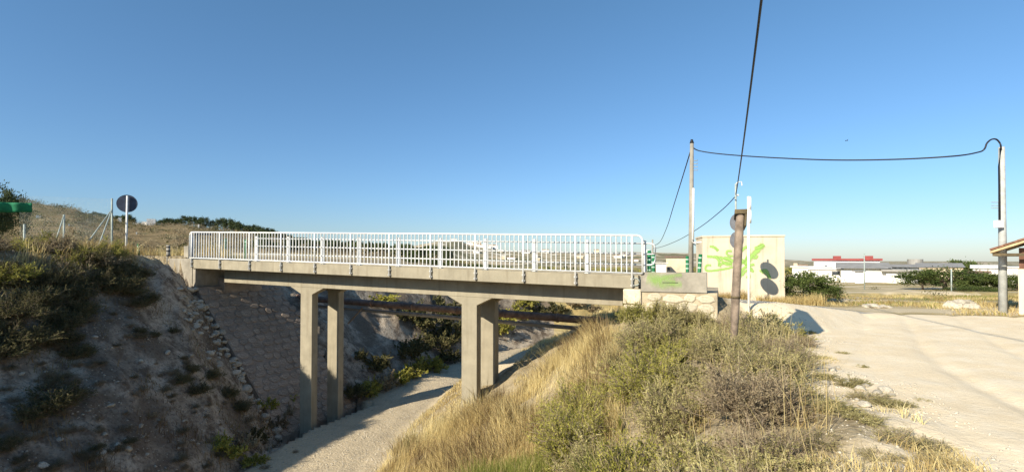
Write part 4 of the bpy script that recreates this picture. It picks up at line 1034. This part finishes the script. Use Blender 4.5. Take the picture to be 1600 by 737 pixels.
grass('thicket_grass', X_[:1400], Y_[:1400], .70, .006, 'straw', .4, 'thin straw stalks poking out of the thicket')
X_, Y_ = scatter(16000, -4, 6, 15.2, 30, lambda x, y: (rtoe(x, y)[1] < 0) & (rtoe(x, y)[0] > 1.25) & (np.abs(x - np.interp(y, [20,22,24,26,29,33], [-.8,0,1.05,2.3,5.4,9])) > .85), .8, -.12, 66)
grass('bank_grass', X_, Y_, .20, .018, 'straw', .5, 'dry grass on the far right bank behind the bridge')
ef = lambda x: 17.9 - .13*x + .25*np.sin(x*.7)
X_, Y_ = scatter(52000, 6, 40, 16, 40, lambda x, y: (y > ef(x) + .1) & (x < y*1.05) & (rampdist(x, y)[0] > 1.6), .35, -.10, 67)
grass('field_grass', X_, Y_, .15, .022, 'straw', .5, 'low golden dry grass covering the field beyond the dirt road', tintm=-.25)
X_, Y_ = scatter(6000, 6, 40, 16, 34, lambda x, y: (y > ef(x) + .1) & (x < y*1.05) & (rampdist(x, y)[0] > 1.6), .4, .06, 68)
grass('field_weeds', X_, Y_, .16, .022, 'greengrass', .5, 'patches of green weeds in the golden field', tintm=-.1)
MHi = MH.inverted()
def hutc(x, y, a, b, c, e):
    u_ = (x-HB.x)*math.cos(th) + (y-HB.y)*math.sin(th); v_ = -(x-HB.x)*math.sin(th) + (y-HB.y)*math.cos(th)
    return (u_ > a) & (u_ < b) & (v_ > c) & (v_ < e)
X_, Y_ = scatter(2600, 7, 12, 18, 22, lambda x, y: hutc(x, y, -.3, 1.5, -1.3, -.1) , 1.5, -.2, 69)
grass('wall_weeds', X_, Y_, .72, .018, 'straw', .3, 'tall golden weeds at the left foot of the graffiti wall', tintm=-.15)
X_, Y_ = scatter(2600, 8, 14, 18, 22, lambda x, y: hutc(x, y, 2.0, 4.2, -1.3, -.1), 1.5, -.2, 70)
grass('corner_weeds', X_, Y_, .40, .018, 'straw', .35, 'golden weeds at the right foot of the graffiti wall', tintm=-.2)
X_, Y_ = scatter(9000, -22, -12.0, 12, 23, lambda x, y: (x > -1.08*y) & (rtoe(x, y)[0] > 6.5) & ((800 + 800*x/y < 215) | (y > 21.5)), .8, -.05, 71)
grass('crest_grass', X_, Y_, .5, .02, 'straw', .45, 'dry brown and yellow grass along the crest of the left bank', tintm=-.3)
X_, Y_ = scatter(5000, -14, -5.5, 7, 19, lambda x, y: (rtoe(x, y)[0] > 2.2) & (rtoe(x, y)[1] > 0) & ~(((x-BO[0])*BN[0]+(y-BO[1])*BN[1] > -.2)), 1.1, .05, 72)
grass('bank_weeds', X_, Y_, .28, .014, 'brownweed', .6, 'sparse brown weeds on the shaded left bank')
X_, Y_ = scatter(3000, 1.8, 8.5, 3.5, 13, lambda x, y: (x > np.interp(y,[3,4.5,8.5,13],[1.8,2.4,4.6,6])) & (x < np.interp(y,[3,4.5,8.5,13],[3.4,3.9,5.4,6.9])), 1.6, .03, 73)
grass('verge_grass', X_, Y_, .12, .009, 'straw', .8, 'short dry grass scattered over the stony verge')

# stones lying about: loose rocks one can count, pebbles as stuff
def rock_mesh(sd):
    rr = random.Random(sd); import bmesh
    bm = bmesh.new(); bmesh.ops.create_icosphere(bm, subdivisions=2, radius=1)
    k = [Vector((rr.uniform(-1,1),rr.uniform(-1,1),rr.uniform(-1,1))).normalized() for _ in range(7)]; kd = [rr.uniform(.55,.85) for _ in k]
    for v in bm.verts:
        for n_, d_ in zip(k, kd):
            e = v.co.dot(n_)
            if e > d_: v.co -= n_*(e-d_)
        v.co *= 1 + rr.uniform(-.05,.05)
    me = bpy.data.meshes.new('rock'); bm.to_mesh(me); bm.free(); me.materials.append(M['rock']); return me
RK = [rock_mesh(i) for i in range(5)]
def rock(g, s, label, group, flat=.6, name='rock'):
    o = bpy.data.objects.new(name, R.choice(RK)); COL.objects.link(o); o.location = g + Vector((0,0,s*flat*.3)); o.scale = (s*R.uniform(.8,1.3), s*R.uniform(.8,1.1), s*flat)
    o.rotation_euler = (R.uniform(-.2,.2),R.uniform(-.2,.2),R.uniform(0,6)); return tag(o, label, 'rock', group)
for (a,b,s_) in ((1360,480,.24),(1368,481,.18),(1380,481,.17),(1389,481,.12)): rock(gp(a,b), s_, 'white limestone block at the near edge of the field', 'white blocks at the field edge')
for (a,b,s_) in ((1488,481,.35),(1500,480,.4),(1512,479,.35),(1518,482,.25)): rock(gp(a,b), s_, 'low pale boulder in the golden field left of the tall pole', 'pale boulders in the golden field')
for i in range(46):
    a = R.uniform(1240,1420); b = R.uniform(540,640); 
    if a > 1260 + (b-520)*1.5: continue
    rock(gp(a,b), R.uniform(.03,.09), 'small pale stone on the verge of the dirt road', 'stones on the verge of the dirt road')
for i in range(46):
    a = R.uniform(278,345); b = 455 + (a-278)*R.uniform(.3,1.6) + R.uniform(-10,40)
    g = gp(a, b, 8); rock(g, R.uniform(.05,.16), 'rubble stone tumbled beside the stone revetment', 'rubble beside the stone revetment')
for i in range(64):
    sv = R.uniform(.2, 4.6); nv = -R.uniform(-.05, .45); q = BO + BD*sv + BN*nv
    zr = -1.05 - 1.16*(sv-.25); rock(Vector((q[0], q[1], max(zr - .12, hz(q[0], q[1])))), R.uniform(.07,.20), 'rubble stone tumbled beside the stone revetment', 'rubble beside the stone revetment')
for i in range(40):
    g = gp(R.uniform(20,440), R.uniform(520,730), 5); rock(g, R.uniform(.03,.12), 'grey stone on the shaded left bank', 'stones on the shaded left bank')
for i,(a,b) in enumerate(((193,389),(200,388),(206,390),(186,390))): rock(gp(a,b+3,12,30), .28, 'pale rock at the foot of the round sign', 'pale rocks around the round sign')
def pebbles(name, X_, Y_, s0, s1, label, matn='rock'):
    n = len(X_); s_ = NR.uniform(s0, s1, n)*NR.uniform(.5,1,n); Z_ = height(X_, Y_)
    o8 = np.array([(1,0,0),(0,1,0),(-1,0,0),(0,-1,0),(0,0,.7),(0,0,-.5)]); q = o8[None]*s_[:,None,None]*NR.uniform(.6,1.3,(n,6,1))
    V_ = (q + np.stack([X_,Y_,Z_],-1)[:,None]).reshape(-1,3); f8 = np.array([(0,1,4),(1,2,4),(2,3,4),(3,0,4),(1,0,5),(2,1,5),(3,2,5),(0,3,5)])
    F_ = (np.arange(n)*6)[:,None,None] + f8[None]; o = mesh_np(name, V_, F_.reshape(-1,3), M[matn]); tag(o, label, 'gravel', kind='stuff')
X_, Y_ = scatter(6000, -8, 3, 11, 32, lambda x, y: rtoe(x, y)[0] < 2.6, 1, -.3, 80); pebbles('gravel', X_, Y_, .012, .045, 'loose gravel on the riverbed track')
X_, Y_ = scatter(2200, 1.5, 13, 3, 15, lambda x, y: (x > np.interp(y,[3,4.5,8.5,13],[1.8,2.6,4.6,6])) & (x < np.interp(y,[3,4.5,8.5,13],[3.8,4.4,6.2,8.2])), 1.2, -.02, 81); pebbles('verge_gravel', X_, Y_, .006, .03, 'small broken stones on the verge of the dirt road')
X_, Y_ = scatter(1500, 3, 16, 3, 15, lambda x, y: x > 4, 1.2, .02, 82); pebbles('road_pebbles', X_, Y_, .004, .016, 'pebbles scattered on the pale dirt road')
X_, Y_ = scatter(4000, -14, -6, 6, 19, lambda x, y: (rtoe(x, y)[1] > 0) & (rtoe(x, y)[0] > 2) & ((x-BO[0])*BN[0]+(y-BO[1])*BN[1] < -.2), 1.2, .0, 83); pebbles('bank_gravel', X_, Y_, .01, .05, 'broken stone scattered on the shaded left bank')

# trees
def crown_mesh(nc, nl, ll, lw, shape=(1,1,.8), csz=.22, low=.0):
    C=[];U=[];T=[]
    for _ in range(nc):
        v = unit(NR.normal(size=3)); 
        if v[2] < -.75: v[2] *= -.5
        rr = NR.uniform(.45,1.0)**.6; c = v*rr*np.array(shape); c[2] += shape[2]
        m_ = nl; q = c + NR.normal(size=(m_,3))*csz*NR.uniform(.5,1.0)*np.array([1,1,.7]); C.append(q); U.append(unit(NR.normal(size=(m_,3))))
        T.append(np.clip(NR.random()*.6 + .4*NR.random(m_), 0, 1))
    C = np.concatenate(C); U = np.concatenate(U); T = np.concatenate(T); n = len(C)
    V_, F_, t_ = leaves_mesh(C, U, NR.uniform(.7,1.3,n)*lw, NR.uniform(.7,1.3,n)*ll, T)
    me = bpy.data.meshes.new('crown'); me.from_pydata(V_.tolist(), [], F_.tolist()); me.update()
    a = me.attributes.new('tint','FLOAT','POINT'); a.data.foreach_set('value', t_.astype(np.float32)); return me
def trunk_mesh(h=1.0, r=.05):
    mb = MB(); mb.tube([(0,0,-.15),(.02,0,h*.5),(-.02,.02,h)], r, 7, r*.55)
    for k in range(6):
        a = k*1.05+.3; z0 = h*(.45+.08*k); mb.tube([(0,0,z0),(math.cos(a)*.3,math.sin(a)*.3,z0+.28),(math.cos(a)*.6,math.sin(a)*.6,z0+.4)], r*.4, 5, r*.12)
    me = bpy.data.meshes.new('trunk'); me.from_pydata(mb.v, [], mb.f); me.update(); me.materials.append(M['bark']); return me
TR = trunk_mesh(.9, .06)
CR = [crown_mesh(60, 42, .12, .07, (1,1,.62), .17) for _ in range(3)]
CRB = [crown_mesh(120, 60, .065, .035, (1,1,.55), .13) for _ in range(2)]
CYP = [crown_mesh(50, 40, .16, .06, (.32,.32,1.0), .10) for _ in range(2)]
def tree(px, py_base, wpx, hpx, Y, matn, label, group=None, kind='r', name='tree', trunk=.3):
    b = at(px, py_base, Y); g = min(hz(b.x, Y), b.z+.5*Y/100); r = wpx/2/800*Y; H = hpx/800*Y
    top_ = b.z + H; H = top_ - g
    o = empty(name, (b.x, Y, g), R.uniform(0,6.28), label, 'tree', group)
    cs = {'r': CR, 'b': CRB, 'c': CYP}[kind]; me = R.choice(cs)
    zh = {'r': 1.24+.15, 'b': 1.1+.12, 'c': 2.0+.1}[kind]; t0 = H*trunk*.6
    c = link('crown', variant(me, matn), None, o); c.location = (0,0,t0); c.scale = (r, r, (H-t0)/zh)
    if kind == 'c': c.scale = (r*2.6, r*2.6, (H-t0)/zh)
    t = link('trunk', TR, None, o); t.scale = (r, r, max(t0*1.6, H*.5)); return o
tree(1266,470,92,50,21.0,'treeleaf','dense low green tree right beside the hut', kind='b', trunk=.1)
tree(1290,470,46,30,20.6,'treeleaf','smaller green bush-like tree at the right of the hut tree', kind='b', trunk=.05)
tree(1476,457,122,43,60,'treeleaf','broad spreading dark green tree before the factories', kind='b', trunk=.12)
tree(1442,451,56,27,62,'treeleaf','lower tree at the left of the broad dark green tree', kind='b', trunk=.1)
tree(1542,461,84,36,58,'treeleaf','dark green tree just left of the right-hand pole', kind='b', trunk=.1)
tree(1590,462,70,38,56,'treeleaf','dark green tree between the right-hand pole and tiled house', kind='b', trunk=.1)
tree(1505,424,50,21,120,'treeleaf','round tree on the skyline behind the warehouse roofs', kind='r', trunk=.1)
tree(1520,463,70,18,54,'treeleaf','low dark hedge-like tree in the field', kind='b', trunk=.05)
tree(2,392,66,112,27,'pine','grey-green pine cut by the left edge above the netting', kind='b', name='pine_tree')
tree(-25,395,60,100,24,'pine','darker pine at the far left edge behind the shade netting', kind='b', name='pine_tree')
G1 = 'pines along the left ridge'
for (a, t_, w_) in ((150,340,14),(163,337,14),(172,340,12),(185,339,14),(197,337,16),(205,340,12),(252,347,14),(262,343,14),(272,344,14),(278,346,10),(288,339,16),(301,340,12),(312,344,10),(319,341,16),(332,346,8),(345,342,14),(356,343,16),(369,347,16),(379,352,16),(389,354,14),(398,353,12),(407,356,12),(416,358,12),(424,359,10),(432,363,12),(442,366,12),(452,369,12),(240,345,8)):
    Y = 150; x_ = (a-800)/800*Y; b = 405 - hz(x_, Y)/Y*800
    tree(a, b, w_*1.25, max(b-t_+4, 12), Y, 'pine', 'dark round-crowned pine on the left ridge', G1, kind='r', name='pine_tree', trunk=.02)
G2 = 'trees seen through the bridge railing'
for i in range(130):
    a = R.uniform(400, 705); Y = R.uniform(75, 150); x_ = (a-800)/800*Y; b = 405 - hz(x_, Y)/Y*800
    tree(a, b, R.uniform(12,24), max(9, b - np.interp(a, [400,440,560,640,705], [368,374,380,385,389]) + R.uniform(-3,6)), Y, R.choice(['pine','treeleaf']), 'dark tree seen through the left half of the bridge railing', G2, kind='r', trunk=.08)
for (a, t_) in ((576,375),(581,377),(665,382),(672,380),(678,383),(630,386),(548,377),(520,376),(560,379)):
    Y = 120; x_ = (a-800)/800*Y; b = 405 - hz(x_, Y)/Y*800
    tree(a, b, 6, max(b-t_,8), Y, 'pine', 'slender dark cypress seen through the bridge railing', 'cypresses seen through the bridge railing', kind='c', name='cypress', trunk=.03)
for i in range(60):
    a = R.uniform(640, 1015); Y = R.uniform(42, 75); x_ = (a-800)/800*Y; b = 405 - hz(x_, Y)/Y*800
    if a > 1000 and b < 424: continue
    tree(a, b, R.uniform(12,24), R.uniform(7,13), Y, 'treeleaf', 'low green tree in the plain behind the right half of the railing', 'low trees behind the right half of the railing', kind='r', trunk=.05)
for i in range(26):
    a = R.choice([R.uniform(1225,1262), R.uniform(1010,1080), R.uniform(740,1000)]); Y = R.uniform(170, 320); x_ = (a-800)/800*Y; b = 405 - hz(x_, Y)/Y*800
    tree(a, b, R.uniform(4,9), R.uniform(3,5.5), Y, 'treeleaf', 'tiny distant tree on the plain', 'distant trees on the plain', kind='r', trunk=.05)
# scrub dots on hill and plain as one mass
def scrub(name, n, x0, x1, y0, y1, s0, s1, label, matn='darkbush', thr=-.02, sd=90, k=60):
    X_, Y_ = scatter(n, x0, x1, y0, y1, lambda x, y: np.abs(x) < y*1.1, .05, thr, sd)
    Z_ = height(X_, Y_); s_ = NR.uniform(s0, s1, n)[:len(X_)]
    C = np.repeat(np.stack([X_,Y_,Z_+s_*.35],-1), k, 0) + NR.normal(size=(len(X_)*k,3))*np.repeat(s_,k)[:,None]*np.array([.5,.5,.28])
    V_, F_, t_ = leaves_mesh(C, unit(NR.normal(size=C.shape)), np.repeat(s_,k)*.13, np.repeat(s_,k)*.26, np.clip(np.repeat(NR.random(len(X_)),k)*.6+NR.random(len(C))*.4,0,1))
    o = mesh_np(name, V_, F_, M[matn], {'tint': t_}); tag(o, label, 'scrub', kind='stuff')
scrub('hill_scrub', 700, -230, -10, 62, 190, .5, 1.5, 'low dark scrub dotted over the brown hillside')
scrub('dry_scrub', 1300, -230, -10, 58, 190, .4, 1.2, 'brown dry scrub covering the hillside', matn='drybush', sd=95, thr=-.1)
scrub('plain_scrub', 1100, -60, 330, 135, 330, .5, 1.8, 'low scrub dotted over the plain beyond the field', matn='olive', sd=91)
scrub('field_scrub', 26, 12, 45, 24, 55, .2, .5, 'scattered low green scrub in the golden field', matn='darkbush', sd=92, thr=-.2)

# a bird high over the plain
bv = MB(); c = at(1323, 220, 60)
bv.tube([c+Vector((-.16,0,.0)), c+Vector((-.05,0,.03)), c+Vector((.06,0,.03)), c+Vector((.16,0,.0))], .045, 8, .02)
bv.add([c+Vector(q) for q in ((-.05,.03,.03),(.06,.03,.03),(.0,.30,.10),(-.04,.30,.10))], [(0,1,2,3)])
bv.add([c+Vector(q) for q in ((-.05,-.03,.03),(.06,-.03,.03),(.0,-.30,.10),(-.04,-.30,.10))], [(3,2,1,0)])
tag(bv.build('bird', M['black'], None), 'tiny dark bird flying high in the right half of the sky', 'bird')
